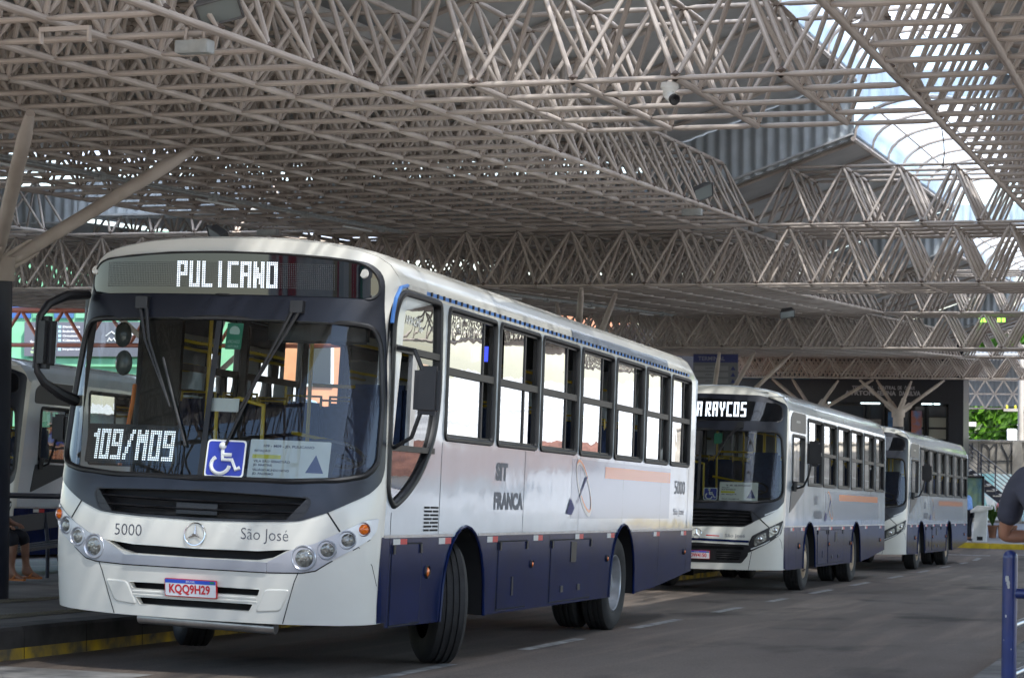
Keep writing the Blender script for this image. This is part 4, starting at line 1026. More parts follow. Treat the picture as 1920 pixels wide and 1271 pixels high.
    led_grid(-1.03, .89, 2.868, 3.06, 128, 14, off_fn(FRS, .0135), sgn)
    led_text('PULICANO', -.385, .445, 2.868, 3.066, off_fn(FRS, .0155), sgn)
    for u in (-1.19, 1.10):
        mb = MB(); c = FRS(u, 3.0, .012); mb.lathe([(.001, .012), (.03, .010), (.036, .0)], axis(c, (0, -1, .1)), 20); mb.build('sign_fixing_cap', M_CREAM, sgn)
    mb = MB(); ring(mb, inset(sg, -.012), FRS, [(0, -.15), (0, .006), (.006, .018), (.016, .016), (.02, .010)]); mb.build('sign_rim', M_RUBBER, sgn, True, 50, fix=False)
    # inside the windscreen: number display, card, stickers, visor, hanging monitor
    gin = lambda u, v, d=0.: FR(u, v, -.035 + d)
    d2 = plate('number_display', M_LEDBOX, root, rrect(-1.10, -.22, 1.515, 1.81, .02), lambda u, v, d=0.: FR(u, v, -.055 + d), -.05, 0)
    led_grid(-1.07, -.25, 1.53, 1.79, 50, 16, lambda u, v: FR(u, v, -.053), d2)
    led_text('109/M09', -1.05, -.265, 1.545, 1.775, lambda u, v: FR(u, v, -.0515), d2)
    wheelchair_sticker(root, .03, .34, 1.445, 1.72, off_fn(FR, .0) if False else (lambda u, v, d=0.: FR(u, v, .002 + d)))
    route_card(root, .365, .975, 1.445, 1.735, lambda u, v, d=0.: FR(u, v, -.012 + d), '109 - M09 - JD. PULICANO', [('ESTAÇÃO', .68, .20), ('VILA SÃO SEBASTIÃO', .42, .46), ('JD. MARTINS', .31, .24), ('VILLÁGIO MUNDO NOVO', .20, .46), ('JD. PALERMO', .09, .27)], (.52, .62))
    o = plate('approval_sticker', M_GREENST, root, rrect(.055, .185, 2.40, 2.60, .008), gin, 0, .003)
    mb = MB(); c = gin(.12, 2.535, .006); mb.lathe([(.042, 0), (.001, .001)], axis(c, (0, -1, 0)), 18); text_on(mb, 'APROVADO', .07, .17, 2.445, 2.47, off_fn(gin, .005)); text_on(mb, 'VISTORIA', .075, .165, 2.412, 2.432, off_fn(gin, .005)); mb.build('sticker_print', mat('pale_green_print', (.45, .6, .52), .5), o, False, fix=False)
    plate('blank_card', M_PAPER, root, rrect(.0, .225, 1.93, 2.03, .005), gin, 0, .003)
    mb = MB(); mb.rbox(.25, 1.08, .72, .76, 2.48, 2.72, .02); mb.build('sun_visor', M_BLACK, root)
    mb = MB(); mb.rbox(.62, .86, 4.6, 4.75, 2.45, 2.85, .04); mb.build('hanging_monitor', M_BLACK, root); mb = MB(); mb.box(.66, .82, 4.588, 4.598, 2.62, 2.76); mb.build('monitor_screen', M_SCREEN, root, False)
    for x, z in ((-1.02, 2.52), (-1.0, 2.30)):
        mb = MB(); mb.ball((x, .86, z), .1, 12, 8, (.75, .4, 1)); mb.build('inside_mirror', M_GLDIM, root)
    wiper(root, (-.66, 2.745), (-.30, 1.95), (-.56, 2.45), ((-.42, 2.32), (-.14, 1.66)))
    wiper(root, (.62, 2.735), (.26, 1.95), (.50, 2.45), ((.42, 2.33), (.18, 1.68)))
    # driver's window: frame, quarter panes and bars
    mb = MB(); ring(mb, drv, SR, [(0, .002), (.010, .018), (.034, .022), (.05, .012), (.054, -.02), (.07, -.05)]); fr = mb.build('driver_window', M_RUBBER, root, True, 50)
    for (a, b, c, d) in ((.66, 2.44, 1.78, 2.49), (.68, 1.70, 1.70, 1.745)):
        mb = MB(); q = [SR(a, b, .008), SR(c, b, .008), SR(c, d, .008), SR(a, d, .008), SR(a, b, -.04), SR(c, b, -.04), SR(c, d, -.04), SR(a, d, -.04)]; mb.add(q, [(0, 1, 2, 3), (3, 2, 6, 7), (0, 4, 5, 1)]); mb.build('window_bar', M_RUBBER, fr, False)
    def dpane(poly, m=G_DRV): V, F = patch(poly, [], off_fn(SR, -.02), .3, .3); mesh_obj('pane', V, F, m, fr)
    up = [(.66, 2.49), (1.75, 2.49), (1.72, 2.88), (.80, 2.88), (.66, 2.70)]; lo = [(.69, 1.36), (.80, 1.30), (1.06, 1.39), (1.40, 1.57), (1.52, 1.70), (.70, 1.70)]; md = [(1.18, 1.745), (1.66, 1.745), (1.74, 2.15), (1.74, 2.44), (1.18, 2.44)]
    dpane(up); dpane(lo); dpane(md)
    mb = MB(); q = SR(1.16, 2.09, -.01); mb.box(q.x - .03, q.x + .005, q.y - .05, q.y + .06, 1.745, 2.44); mb.build('pane_edge', M_ALU, fr, False)
    mb = MB(); text_on(mb, 'APACHE', .95, 1.32, 2.665, 2.735, lambda u, v: SR(u, v, -.017), .02); text_on(mb, 'VIP', 1.27, 1.37, 2.625, 2.66, lambda u, v: SR(u, v, -.017), .02); mb.build('window_lettering', M_PAPER, fr, False, fix=False)
    # ventilation slots behind the driver's window
    mb = MB()
    for i in range(7):
        z = 1.282 - i * .0295; k = .19 if i % 2 else .13
        for a, b in ((1.525, 1.525 + k), (1.525 + k + .022, 1.875)): mb.add([SR(a, z - .009, .0025), SR(b, z - .009, .0025), SR(b, z + .007, .0025), SR(a, z + .007, .0025)], [(0, 1, 2, 3)])
    mb.build('vent_slots', M_VOID, root, False, fix=False)
    # blue gutter over the windows with dark ties
    mb = MB(); mb.mi(0)
    for o0, z0, z1 in ((.006, 2.925, 2.955),):
        n = 30; ys_ = np.linspace(1.36, 11.45, n)
        mb.add([SR(y, z0, .006) + Vector((-.01, 0, 0)) for y in ys_] + [SR(y, z1, .006) + Vector((-.012, 0, 0)) for y in ys_], [(i, i + 1, n + i + 1, n + i) for i in range(n - 1)])
    mb.mi(1)
    for y in np.arange(1.5, 11.4, .155): q = SR(y, 2.94, .002); mb.box(q.x - .01, q.x + .006, y - .012, y + .012, 2.925, 2.957)
    mb.mi(2); q = SR(1.1, 2.95, 0); mb.box(q.x - .02, q.x + .008, .92, 1.36, 2.925, 2.962)
    mb.mi(0); mb.tube([SR(a, b, .002) for a, b in ((.60, 2.64), (.62, 2.72), (.67, 2.83), (.77, 2.92), (.92, 2.95))], .016, 6)
    mb.build('rain_gutter', [M_STRIPE, M_BLACK, M_ALU], root, False)
    surf('roof_advert_field', M_ADGREY, root, [(5.85, 2.962), (10.25, 2.962), (10.25, 3.04), (5.85, 3.04)], [], lambda u, v, d=0.: Vector((float(np.interp(v, RPZ[::-1], RPX[::-1])) + .004, u, v)), 0, .6, .03)
    mb = MB(); f = lambda u, v: SR(u, v, .004); text_on(mb, '5000', 10.76, 11.36, 1.485, 1.645, f); text_on(mb, 'São José', 10.74, 11.34, 1.215, 1.315, f); mb.build('rear_lettering', M_GREYINK, root, False, fix=False)
    # mirrors
    side_mirror(root, (-1.345, .22, 2.40), .165, .40, .12, [([(-1.24, .66, 2.81), (-1.29, .42, 2.78), (-1.36, .27, 2.70), (-1.39, .20, 2.60), (-1.395, .18, 2.5)], [.036, .038, .034, .026, .016]), ([(-1.395, .17, 2.6), (-1.40, .17, 2.2)], .010), ([(-1.40, .18, 2.3), (-1.385, .20, 2.18), (-1.35, .25, 2.10), (-1.28, .40, 2.02), (-1.25, .58, 1.98)], [.016, .026, .032, .042, .046])], R(-14))
    side_mirror(root, (1.60, .62, 2.15), .20, .36, .11, [([(1.34, .66, 2.46), (1.50, .58, 2.44), (1.56, .60, 2.30)], .018), ([(1.33, .7, 1.72), (1.50, .6, 1.80), (1.56, .6, 1.98)], .016)], R(12))
    return root

def newer_bus(mw, label, sign, platetxt):
    root = empty('bus', label=label, cat='bus', group='buses queued in the terminal lane', mw=mw)
    drv = rounded([(1.16, 1.72), (2.24, 1.72), (2.34, 2.54), (1.20, 2.54)], .09, 4)
    P = dict(style=2, len=12.0, axles=(2.88, 8.05), wz=(1.72, 2.85), bar=2.28, steer=0, rimF=M_RIMTAN, rimR=M_RIMTAN,
             wins=[(2.62, 4.08), (4.15, 5.60), (5.74, 7.17), (7.31, 8.78), (8.95, 10.38), (10.54, 11.86)],
             wins_l=[(2.4, 3.7), (3.8, 5.2), (6.4, 7.8), (7.9, 9.2), (9.3, 10.5)], doors=[rrect(.72, 1.72, 1.16, 2.82, .06, 3), rrect(5.3, 6.3, 1.16, 2.82, .06, 3)], drv=drv,
             pane=[((.05, .60), (.05, .60)), ((.06, .62), (.06, .62)), ((.05, .58), (.05, .6))],
             seams=[(2.28, 1.06, 1.70), (4.23, 1.06, 1.70), (6.85, 1.06, 1.70), (9.52, 1.06, 1.70), (11.5, 1.06, 1.70), (.98, .4, 1.05), (1.62, .39, 1.0), (3.62, .39, 1.05), (4.7, .39, 1.05), (6.5, .39, 1.05), (9.6, .44, 1.05), (11.5, .54, 1.05)],
             mk=[(1.88, .75), (4.85, .75), (7.36, .74), (11.3, .76)], refl=[1.1, 2.05, 3.6, 4.9, 6.3, 7.3, 9.2, 11.2], mkr=.035,
             hatch=[(3.68, 4.66, .42, .99, [(4.2, .58, .02, .06)]), (4.78, 6.44, .42, .985, [(5.2, .52, .04, .03), (5.9, .52, .04, .03), (5.6, .87, .09, .09)])],
             ad=(4.42, 11.0, 1.16, 1.66), band=(5.95, 10.9, 1.505, 1.62), txt=(3.30, 1.18, .95), logo=(4.95, 1.40, .95))
    common_body(root, P)
    ws = rounded(sym([(0, 1.42), (.87, 1.425), (1.2, 1.46), (1.33, 1.52), (1.37, 1.62), (1.345, 2.05), (1.29, 2.44), (1.20, 2.53), (0, 2.56)]), .05, 2)
    gr = rounded(sym([(0, 1.045), (.74, 1.055), (.88, 1.12), (.84, 1.295), (0, 1.32)]), .02, 2)
    low = rounded(sym([(0, .475), (.70, .48), (.80, .60), (.82, .765), (0, .785)]), .02, 2)
    bot = [(-UF, .40), (-1.38, .385), (-.7, .375), (0, .37), (.7, .375), (1.38, .385), (UF, .40)]
    surf('front_moulding', M_CREAM, root, bot + top_edge(), [ws, gr, low], FR, 0, .05, .08)
    out = rounded(sym([(0, 1.04), (.75, 1.045), (.90, 1.13), (1.22, 1.29), (1.40, 1.44), (1.43, 1.6), (1.42, 2.0), (1.41, 2.5), (1.40, 2.93), (1.34, 2.985), (1.20, 3.03), (1.0, 3.09), (.9, 3.11), (0, 3.13)]), .03, 2)
    plate('windscreen_surround', M_MASK, root, out, FR, 0, .006, .05, .09, [ws, gr])
    front_glass(root, ws)
    mb = MB(); n = 14
    vs = [FR(u, z, -.09) for z in (.42, .7, 1.0, 1.35) for u in np.linspace(-1.2, 1.2, n)]; mb.add(vs, [(j * n + i, j * n + i + 1, (j + 1) * n + i + 1, (j + 1) * n + i) for j in range(3) for i in range(n - 1)]); mb.build('radiator_backing', M_VOID, root, True, fix=False)
    mb = MB(); ring(mb, gr, FR, [(-.008, .008), (.006, .006), (.012, -.07)]); g = mb.build('grille', M_BLACK, root, True, 50, fix=False)
    for z, w in ((1.255, .85), (1.20, .86), (1.145, .86), (1.09, .80)):
        mb = MB(); us = np.linspace(-w, w, 12); vs = []
        for dz, o in ((.016, -.03), (0, .006), (-.014, -.03)): vs += [FR(u, z + dz, o) for u in us]
        mb.add(vs, [(j * 12 + i, j * 12 + i + 1, (j + 1) * 12 + i + 1, (j + 1) * 12 + i) for j in range(2) for i in range(11)]); mb.build('grille_blade', M_BLACK, g)
    mb = MB()
    for s in (-1, 1): seam(mb, [(s * .84, 1.30), (s * .90, 1.25), (s * 1.13, 1.045)], FR, .008, .008); seam(mb, [(s * .86, .66), (s * .80, .375)], FR, .004, .002); seam(mb, [(s * 1.28, .93), (s * 1.36, .82), (s * 1.38, .72)], FR, .004, .002)
    mb.build('bumper_seams', M_VOID, root, False, fix=False)
    plate('blue_strip', M_NAVY, root, [(-.82, .80), (0, .815), (.82, .80), (.82, .835), (0, .855), (-.82, .835)], FR, 0, .008, .06, .09)
    lg = plate('lower_grille', M_BLACK, root, low, FR, -.03, .002, .06, .06, [[(-.74, .735), (.74, .735), (.74, .69), (-.74, .69)], [(.3, .655), (.70, .655), (.66, .53), (.3, .53)], [(-.3, .655), (-.70, .655), (-.66, .53), (-.3, .53)][::-1]])
    for s in (-1, 1):
        for z in (.625, .592, .558): mb = MB(); mb.tube([FR(s * u, z, -.01) for u in (.3, .5, .68)], .009, 5); mb.build('grille_blade', M_BLACK, lg)
        q = rounded([(s * .80, .64), (s * .82, .80), (s * .87, .91), (s * 1.12, 1.04), (s * 1.39, 1.16), (s * 1.40, 1.10), (s * 1.345, .95), (s * 1.10, .79)], .02, 2)
        c = plate('headlight', M_BLACK, root, q[::s], FR, 0, .010, .05, .05)
        for q in ([(.90, .745), (1.09, .85), (1.08, .965), (.96, .915), (.90, .86)], [(1.13, .885), (1.27, .965), (1.31, 1.08), (1.26, 1.085), (1.13, 1.025)]):
            q = rounded([(s * a, b) for a, b in q], .02, 2); plate('lens', M_LENS, c, q[::s], FR, .008, .018, .04, .04)
            mb = MB(); cx = sum(p[0] for p in q) / len(q); cz = sum(p[1] for p in q) / len(q); mb.ball(FR(cx, cz, .016), .04, 10, 6, (1, .4, 1)); mb.build('bulb', M_CHROME, c)
        mb = MB(); mb.tube([FR(s * u, z, .012) for u, z in ((.85, .70), (1.08, .80), (1.30, .94), (1.385, 1.12))], .010, 6); mb.build('running_light', M_REFW, c)
        plate('upper_marker', M_REFW, root, [(s * 1.06, 1.225), (s * 1.27, 1.315), (s * 1.27, 1.335), (s * 1.06, 1.245)][::s], FR, .004, .012)
        q = [(s * 1.40, .40), (s * 1.45, 1.05), (s * UF, 1.05), (s * UF, .40)]; surf('corner_panel', M_NAVY, root, q[::s], [], FR, .003, .03, .1)
    f = lambda u, v: FR(u, v, .0035); mb = MB(); text_on(mb, 'São José', .45, .76, .865, .93, f); mb.build('front_lettering', M_GREYINK, root, False, fix=False)
    st = plate('red_striped_sticker', M_REFW, root, rrect(.14, .42, .865, .945, .006), FR, 0, .004); plate('sticker_stripe', M_RED, st, [(.15, .893), (.36, .887), (.36, .900), (.15, .910)], FR, .004, .005)
    badge_star(root, (.0, .925), .08, FR)
    number_plate(root, -.20, .21, .53, .66, FR, platetxt, .03)
    sg = rounded(sym([(0, 2.70), (1.24, 2.70), (1.29, 2.75), (1.27, 2.92), (1.20, 2.985), (0, 3.06)]), .04, 3)
    sgn = plate('destination_sign', M_SIGNGLASS, root, sg, FR, .006, .012, .06, .09)
    led_text(sign, -.095, .695, 2.765, 2.995, off_fn(FR, .0155), sgn, fat=1.0)
    mb = MB(); ring(mb, inset(sg, -.012), FR, [(0, .006), (.006, .018), (.016, .016), (.02, .010)]); mb.build('sign_rim', M_RUBBER, sgn, True, 50, fix=False)
    gin = lambda u, v, d=0.: FR(u, v, -.035 + d)
    wheelchair_sticker(root, .08, .30, 1.445, 1.64, gin)
    route_card(root, .33, .94, 1.43, 1.735, gin, '101 - M01 - RES. SANTA RAYCOS', [('ESTAÇÃO', .68, .20), ('RUA FRANCISCO', .58, .36), ('AV. PAULO VI', .34, .38), ('VIA JD. PALMEIRAS', .09, .46)], (.44, .54))
    plate('approval_sticker', M_GREENST, root, rrect(.2, .33, 2.33, 2.50, .008), gin, 0, .003)
    wiper(root, (.62, 2.64), (.30, 2.3), (.50, 2.5), ((.44, 2.45), (.25, 2.1)))
    # driver's side: black upper panel, window and lower triangle
    up = rounded([(1.02, 2.57), (2.40, 2.57), (2.40, 2.89), (1.25, 2.89), (1.05, 2.78)], .06, 3); M_G = MATS.get('dark_grey_panel') or mat('dark_grey_panel', (.05, .053, .06), .4)
    plate('upper_dark_panel', M_G, root, up, SR, 0, .008, .3, .2); mb = MB(); text_on(mb, 'APACHE VIP', 1.5, 1.85, 2.72, 2.76, lambda u, v: SR(u, v, .01), .02); mb.build('maker_lettering', M_PAPER, root, False, fix=False)
    plate('lower_dark_panel', M_G, root, rounded([(.98, 1.28), (2.22, 1.62), (2.24, 1.69), (1.1, 1.69)], .03, 2), SR, 0, .008, .3, .2)
    mb = MB(); ring(mb, drv, SR, [(0, .002), (.010, .018), (.034, .020), (.05, .012), (.054, -.02), (.07, -.05)]); fr = mb.build('driver_window', M_RUBBER, root, True, 50)
    for a, b in ((1.24, 1.72), (1.70, 1.95)): V, F = patch([(a, 1.78), (b, 1.78), (b, 2.49), (a, 2.49)], [], off_fn(SR, -.02), .3, .3); mesh_obj('pane', V, F, G_SIDE, fr)
    side_mirror(root, (1.66, 1.15, 2.22), .22, .40, .12, [([(1.34, 1.25, 1.66), (1.5, 1.15, 1.70), (1.58, 1.1, 1.85), (1.62, 1.12, 2.05)], .018), ([(1.34, 1.2, 1.62), (1.36, 1.2, 1.78)], .04)], R(10))
    side_mirror(root, (-1.55, .40, 2.35), .20, .40, .12, [([(-1.2, .7, 2.9), (-1.45, .45, 2.85), (-1.55, .40, 2.55)], .022)], R(-12))
    mb = MB()
    for a in (-.9, .9): mb.rbox(a - .12, a + .12, .62, .72, 3.15, 3.175, .01)
    for a in (1.02, ): mb.rbox(a, a + .26, .60, .66, 3.085, 3.10, .006)
    mb.build('roof_marker', M_REFW, root)
    mb = MB(); mb.rbox(-.7, .7, 8.2, 10.2, 3.2, 3.30, .04); mb.build('roof_hatch', M_WHITE, root)
    # blue shirted driver, head and shoulders
    return root

def mw_from(o, right, d, up): 
    r_, d_, u_ = (Vector(v).normalized() for v in (right, d, up))
    return Matrix(((r_.x, d_.x, u_.x, o[0]), (r_.y, d_.y, u_.y, o[1]), (r_.z, d_.z, u_.z, o[2]), (0, 0, 0, 1)))
BUS1 = older_bus(mw_from((-7.0, 14.009, -2.184), (1, .02, -.021), (-.021, .998, -.061), (.02, .062, .998)))
BUS2 = newer_bus(mw_from((-7.377, 32.438, -3.339), (1, 0, 0), (0, .998, -.061), (0, .061, .998)), 'second white and navy bus, lit A RAYCOS sign, behind the nearest bus', 'A RAYCOS', 'QDW4150')
BUS3 = copy_tree(BUS2, None, ('led_lettering', 'route_card', 'wheelchair_sticker', 'red_striped_sticker', 'number_plate', 'front_lettering'))
a = R(1.0); BUS3.matrix_world = mw_from((-7.40, 47.6, -4.262), (math.cos(a), -math.sin(a), 0), (math.sin(a), math.cos(a), -.06), (0, .06, 1))
BUS3['label'] = 'farthest bus of the queue, unlit sign, behind the second bus'
BUS4 = copy_tree(BUS2, None, ('led_lettering', 'route_card', 'wheelchair_sticker', 'red_striped_sticker', 'number_plate', 'front_lettering', 'advert_field', 'orange_band', 'operator_lettering', 'operator_logo', 'roof_hatch'))
BUS4.matrix_world = mw_from((-17.3, 26.2, -2.95), (1, 0, 0), (0, .998, -.061), (0, .061, .998))
BUS4['label'] = 'parked white bus at left edge, seen between column and nearest bus'; BUS4['group'] = 'buses queued in the terminal lane'
# ------------------------------------------------------------------ people
def skin_mesh(name, pts, edges, radii, m, parent, sub=2, smooth=True):
    me = bpy.data.meshes.new(name); me.from_pydata([tuple(p) for p in pts], edges, []); o = bpy.data.objects.new(name, me); COL.objects.link(o)
    o.modifiers.new('s', 'SKIN'); sv = me.skin_vertices[0].data
    for i, r in enumerate(radii):
        sv[i].radius = r if isinstance(r, tuple) else (r, r); sv[i].use_root = i == 0
    s = o.modifiers.new('u', 'SUBSURF'); s.levels = sub; s.render_levels = sub; bpy.context.view_layer.update()
    m2 = bpy.data.meshes.new_from_object(o.evaluated_get(bpy.context.evaluated_depsgraph_get())); bpy.data.objects.remove(o); bpy.data.meshes.remove(me)
    m2.name = name; m2.materials.clear(); m2.materials.append(m); m2.polygons.foreach_set('use_smooth', [True] * len(m2.polygons))
    o = bpy.data.objects.new(name, m2); COL.objects.link(o); o.parent = parent; return o
M_SKIN = mat('warm_skin', (.36, .17, .10), .5, var=.1, vscale=8); M_SKIND = mat('tan_skin', (.30, .15, .09), .5, var=.1, vscale=8)
M_SHIRT = mat('charcoal_tshirt', (.058, .058, .078), .9, var=.18, vscale=9, bump=.5, bscale=9)
M_DARKCL = mat('dark_trousers', (.014, .015, .022), .85, var=.3, vscale=10)
M_BLUESH = mat('light_blue_shirt', (.16, .30, .62), .8, var=.2, vscale=9); M_HAIR = mat('dark_hair', (.015, .010, .008), .6, var=.3, vscale=40)
M_SANDAL = mat('orange_sandal', (.50, .17, .04), .6)

def person(label, loc, yaw, J, shirt, trousers, skin, long_trousers=True, sandals=False):
    """J: joint positions in the person's frame (x right, y forward, z up from the floor)"""
    root = empty('person', loc, label, 'person'); root.rotation_euler = (0, 0, yaw)
    V = lambda k: Vector(J[k]); pts = []; rad = []; ed = []; ix = {}
    def add(k, p, r, par=None):
        ix[k] = len(pts); pts.append(Vector(p)); rad.append(r)
        if par is not None: ed.append((ix[par], ix[k]))
    pel, che, nek, hd = V('pelvis'), V('chest'), V('neck'), V('head')
    add('pel', pel, (.150, .110)); add('mid', pel.lerp(che, .5), (.140, .10), 'pel'); add('che', che, (.135, .095), 'mid'); add('nek0', che.lerp(nek, .75), (.075, .075), 'che'); add('nek', nek, .055, 'nek0'); add('chin', nek.lerp(hd, .45), (.070, .078), 'nek'); add('hd', hd, (.078, .098), 'chin'); add('top', hd + (hd - nek).normalized() * .075, (.060, .075), 'hd')
    for s in ('l', 'r'):
        sh, el, wr, hn = V('sh' + s), V('el' + s), V('wr' + s), V('hand' + s); hp, kn, an, to = V('hip' + s), V('kn' + s), V('an' + s), V('toe' + s)
        add('sh' + s, sh, .050, 'che'); add('ua' + s, sh.lerp(el, .5), .046, 'sh' + s); add('el' + s, el, .041, 'ua' + s); add('fa' + s, el.lerp(wr, .4), .040, 'el' + s); add('wr' + s, wr, .028, 'fa' + s); add('pa' + s, wr.lerp(hn, .55), (.036, .020), 'wr' + s)
        fd = (hn - wr).normalized(); sd = fd.cross(Vector((0, 0, 1))).normalized(); dn = sd.cross(fd)
        for k, (a, L) in enumerate(((-.03, .075), (-.010, .085), (.011, .08), (.030, .062))):
            b = wr.lerp(hn, .9) + sd * a; add(f'f{k}a' + s, b, .0095, 'pa' + s); add(f'f{k}b' + s, b + fd * L * .5 + dn * -.006, .009, f'f{k}a' + s); add(f'f{k}c' + s, b + fd * L * .85 - dn * .035, .008, f'f{k}b' + s)
        t = wr.lerp(hn, .35); add('t1' + s, t - sd * .040, .011, 'pa' + s); add('t2' + s, t - sd * .058 + fd * .04, .010, 't1' + s)
        add('hp' + s, hp, .095, 'pel'); add('th' + s, hp.lerp(kn, .5), .080, 'hp' + s); add('kn' + s, kn, .056, 'th' + s); add('ca' + s, kn.lerp(an, .35), .056, 'kn' + s); add('an' + s, an, .036, 'ca' + s); add('he' + s, an + Vector((0, -.03, -.05)), .035, 'an' + s); add('to' + s, to, (.040, .022), 'an' + s)
    skin_mesh('body', pts, ed, rad, skin, root)
    # shirt
    p2 = []; r2 = []; e2 = []
    def a2(p, r, par=None):
        p2.append(Vector(p)); r2.append(r)
        if par is not None: e2.append((par, len(p2) - 1))
        return len(p2) - 1
    k0 = a2(pel.lerp(che, -.12), (.178, .135)); k1 = a2(pel.lerp(che, .5), (.172, .128), k0); k2 = a2(che, (.188, .136), k1); a2(che.lerp(nek, .72), (.090, .085), k2)
    for s in ('l', 'r'):
        sh, el = V('sh' + s), V('el' + s); q = a2(sh, .090, k2); q = a2(sh.lerp(el, .45), .080, q); a2(sh.lerp(el, .80), .074, q)
    skin_mesh('shirt', p2, e2, r2, shirt, root)
    p2.clear(); r2.clear(); e2.clear(); k0 = a2(pel, (.168, .128))
    for s in ('l', 'r'):
        hp, kn, an = V('hip' + s), V('kn' + s), V('an' + s); q = a2(hp, .108, k0); q = a2(hp.lerp(kn, .55), .094, q); q = a2(kn, .076, q)
        if long_trousers: q = a2(kn.lerp(an, .5), .066, q); a2(an, .058, q)
        else: a2(kn.lerp(an, .35), .074, q)
    skin_mesh('trousers', p2, e2, r2, trousers, root)
    up = (hd - nek).normalized(); fw = Vector(J.get('face', (0, 1, 0))).normalized(); fw = (fw - up * fw.dot(up)).normalized(); rt = fw.cross(up)
    mb = MB(); M_ = Matrix(((rt.x, fw.x, up.x, hd.x), (rt.y, fw.y, up.y, hd.y), (rt.z, fw.z, up.z, hd.z), (0, 0, 0, 1)))
    mb.ball(M_ @ Vector((0, -.022, .038)), 1, 14, 8, (.086, .100, .088)); mb.build('hair', M_HAIR, root)
    mb = MB()
    for s in (-1, 1): mb.mi(0).ball(M_ @ Vector((s * .031, .088, .012)), .011, 8, 6); mb.mi(1).ball(M_ @ Vector((s * .084, -.005, .0)), 1, 8, 6, (.012, .02, .032))
    mb.mi(1).tube([M_ @ Vector((0, .090, .015)), M_ @ Vector((0, .113, -.022)), M_ @ Vector((0, .098, -.030))], [.009, .014, .010], 8); mb.mi(2).tube([M_ @ Vector((-.024, .090, -.056)), M_ @ Vector((0, .098, -.054)), M_ @ Vector((.024, .090, -.056))], .006, 6)
    mb.build('face', [M_PAPER, skin, MATS.get('lips') or mat('lips', (.28, .09, .07), .5)], root)
    for s in ('l', 'r'):
        an, to = V('an' + s), V('toe' + s); mb = MB(); d = (to - an); d.z = 0; d = d.normalized(); w = Vector((-d.y, d.x, 0)); z0 = 0.0
        sole = [(-.07, -.038), (.02, -.042), (.13, -.048), (.19, -.035), (.205, 0), (.19, .035), (.13, .046), (.02, .038), (-.07, .034)]
        M_ = Matrix(((d.x, w.x, 0, an.x), (d.y, w.y, 0, an.y), (0, 0, 1, min(an.z, to.z) - .055 if not sandals else an.z - .085), (0, 0, 0, 1)))
        mb.prism(sole, 0, .022, M_)
        if sandals: mb.tube([M_ @ Vector((.06, -.045, .02)), M_ @ Vector((.09, -.03, .06)), M_ @ Vector((.09, .03, .06)), M_ @ Vector((.06, .045, .02))], .012, 6); mb.build('sandal', M_SANDAL, root)
        else: mb.prism([(p[0] * .96, p[1] * .96) for p in sole], .02, .065, M_); mb.build('shoe', M_BLACK, root)
    return root

# man leaning on the railing at the right edge
zp = road_z(12.4) + .15
J = dict(pelvis=(.22, -.22, .93), chest=(0, .02, 1.33), neck=(0, .10, 1.50), head=(0, .17, 1.63), face=(0, 1, -.1),
         shl=(-.195, .04, 1.40), ell=(-.29, .16, 1.075), wrl=(-.06, .24, 1.075), handl=(.06, .25, 1.08), shr=(.195, .04, 1.40), elr=(.29, .18, 1.075), wrr=(.07, .27, 1.10), handr=(-.05, .29, 1.11),
         hipl=(.13, -.22, .90), knl=(.17, -.18, .49), anl=(.20, -.30, .085), toel=(.20, -.14, .03), hipr=(.32, -.22, .90), knr=(.36, -.14, .49), anr=(.40, -.20, .085), toer=(.41, -.04, .03))
person('man in charcoal T-shirt leaning his elbow on the blue post', (-.735, 12.27, zp), 0, J, M_SHIRT, M_DARKCL, M_SKIN)
# seated person behind the dark column, legs and sandals showing
zs = road_z(21.6) + .26
J = dict(pelvis=(0, -.02, .55), chest=(0, -.02, .93), neck=(0, .02, 1.10), head=(0, .04, 1.23),
         shl=(-.18, -.02, 1.0), ell=(-.22, .08, .74), wrl=(-.12, .30, .66), handl=(-.10, .38, .65), shr=(.18, -.02, 1.0), elr=(.22, .08, .74), wrr=(.12, .30, .66), handr=(.10, .38, .65),
         hipl=(-.09, .02, .53), knl=(-.12, .44, .53), anl=(-.13, .46, .12), toel=(-.14, .64, .05), hipr=(.09, .02, .53), knr=(.10, .44, .53), anr=(.12, .40, .12), toer=(.13, .58, .05))
person('seated person in dark shorts and orange sandals behind the dark column', (-13.30, 21.7, zs), R(-90), J, M_DARKCL, M_DARKCL, M_SKIND, False, True)
# man in light blue shirt far away
J = dict(pelvis=(0, -.05, .88), chest=(0, .06, 1.27), neck=(0, .12, 1.43), head=(0, .17, 1.55), shl=(-.18, .06, 1.34), ell=(-.22, .14, 1.07), wrl=(-.10, .34, 1.05), handl=(-.08, .42, 1.05), shr=(.18, .06, 1.34), elr=(.23, .12, 1.07), wrr=(.14, .32, .98), handr=(.12, .4, .96),
         hipl=(-.09, -.05, .86), knl=(-.10, .0, .46), anl=(-.10, -.06, .085), toel=(-.11, .1, .03), hipr=(.09, -.05, .86), knr=(.10, 0, .46), anr=(.11, -.02, .085), toer=(.12, .14, .03))
person('man in light blue shirt bending beside the info panel, far right', (-6.80, 69.3, zf), R(75), J, M_BLUESH, M_DARKCL, M_SKIND)

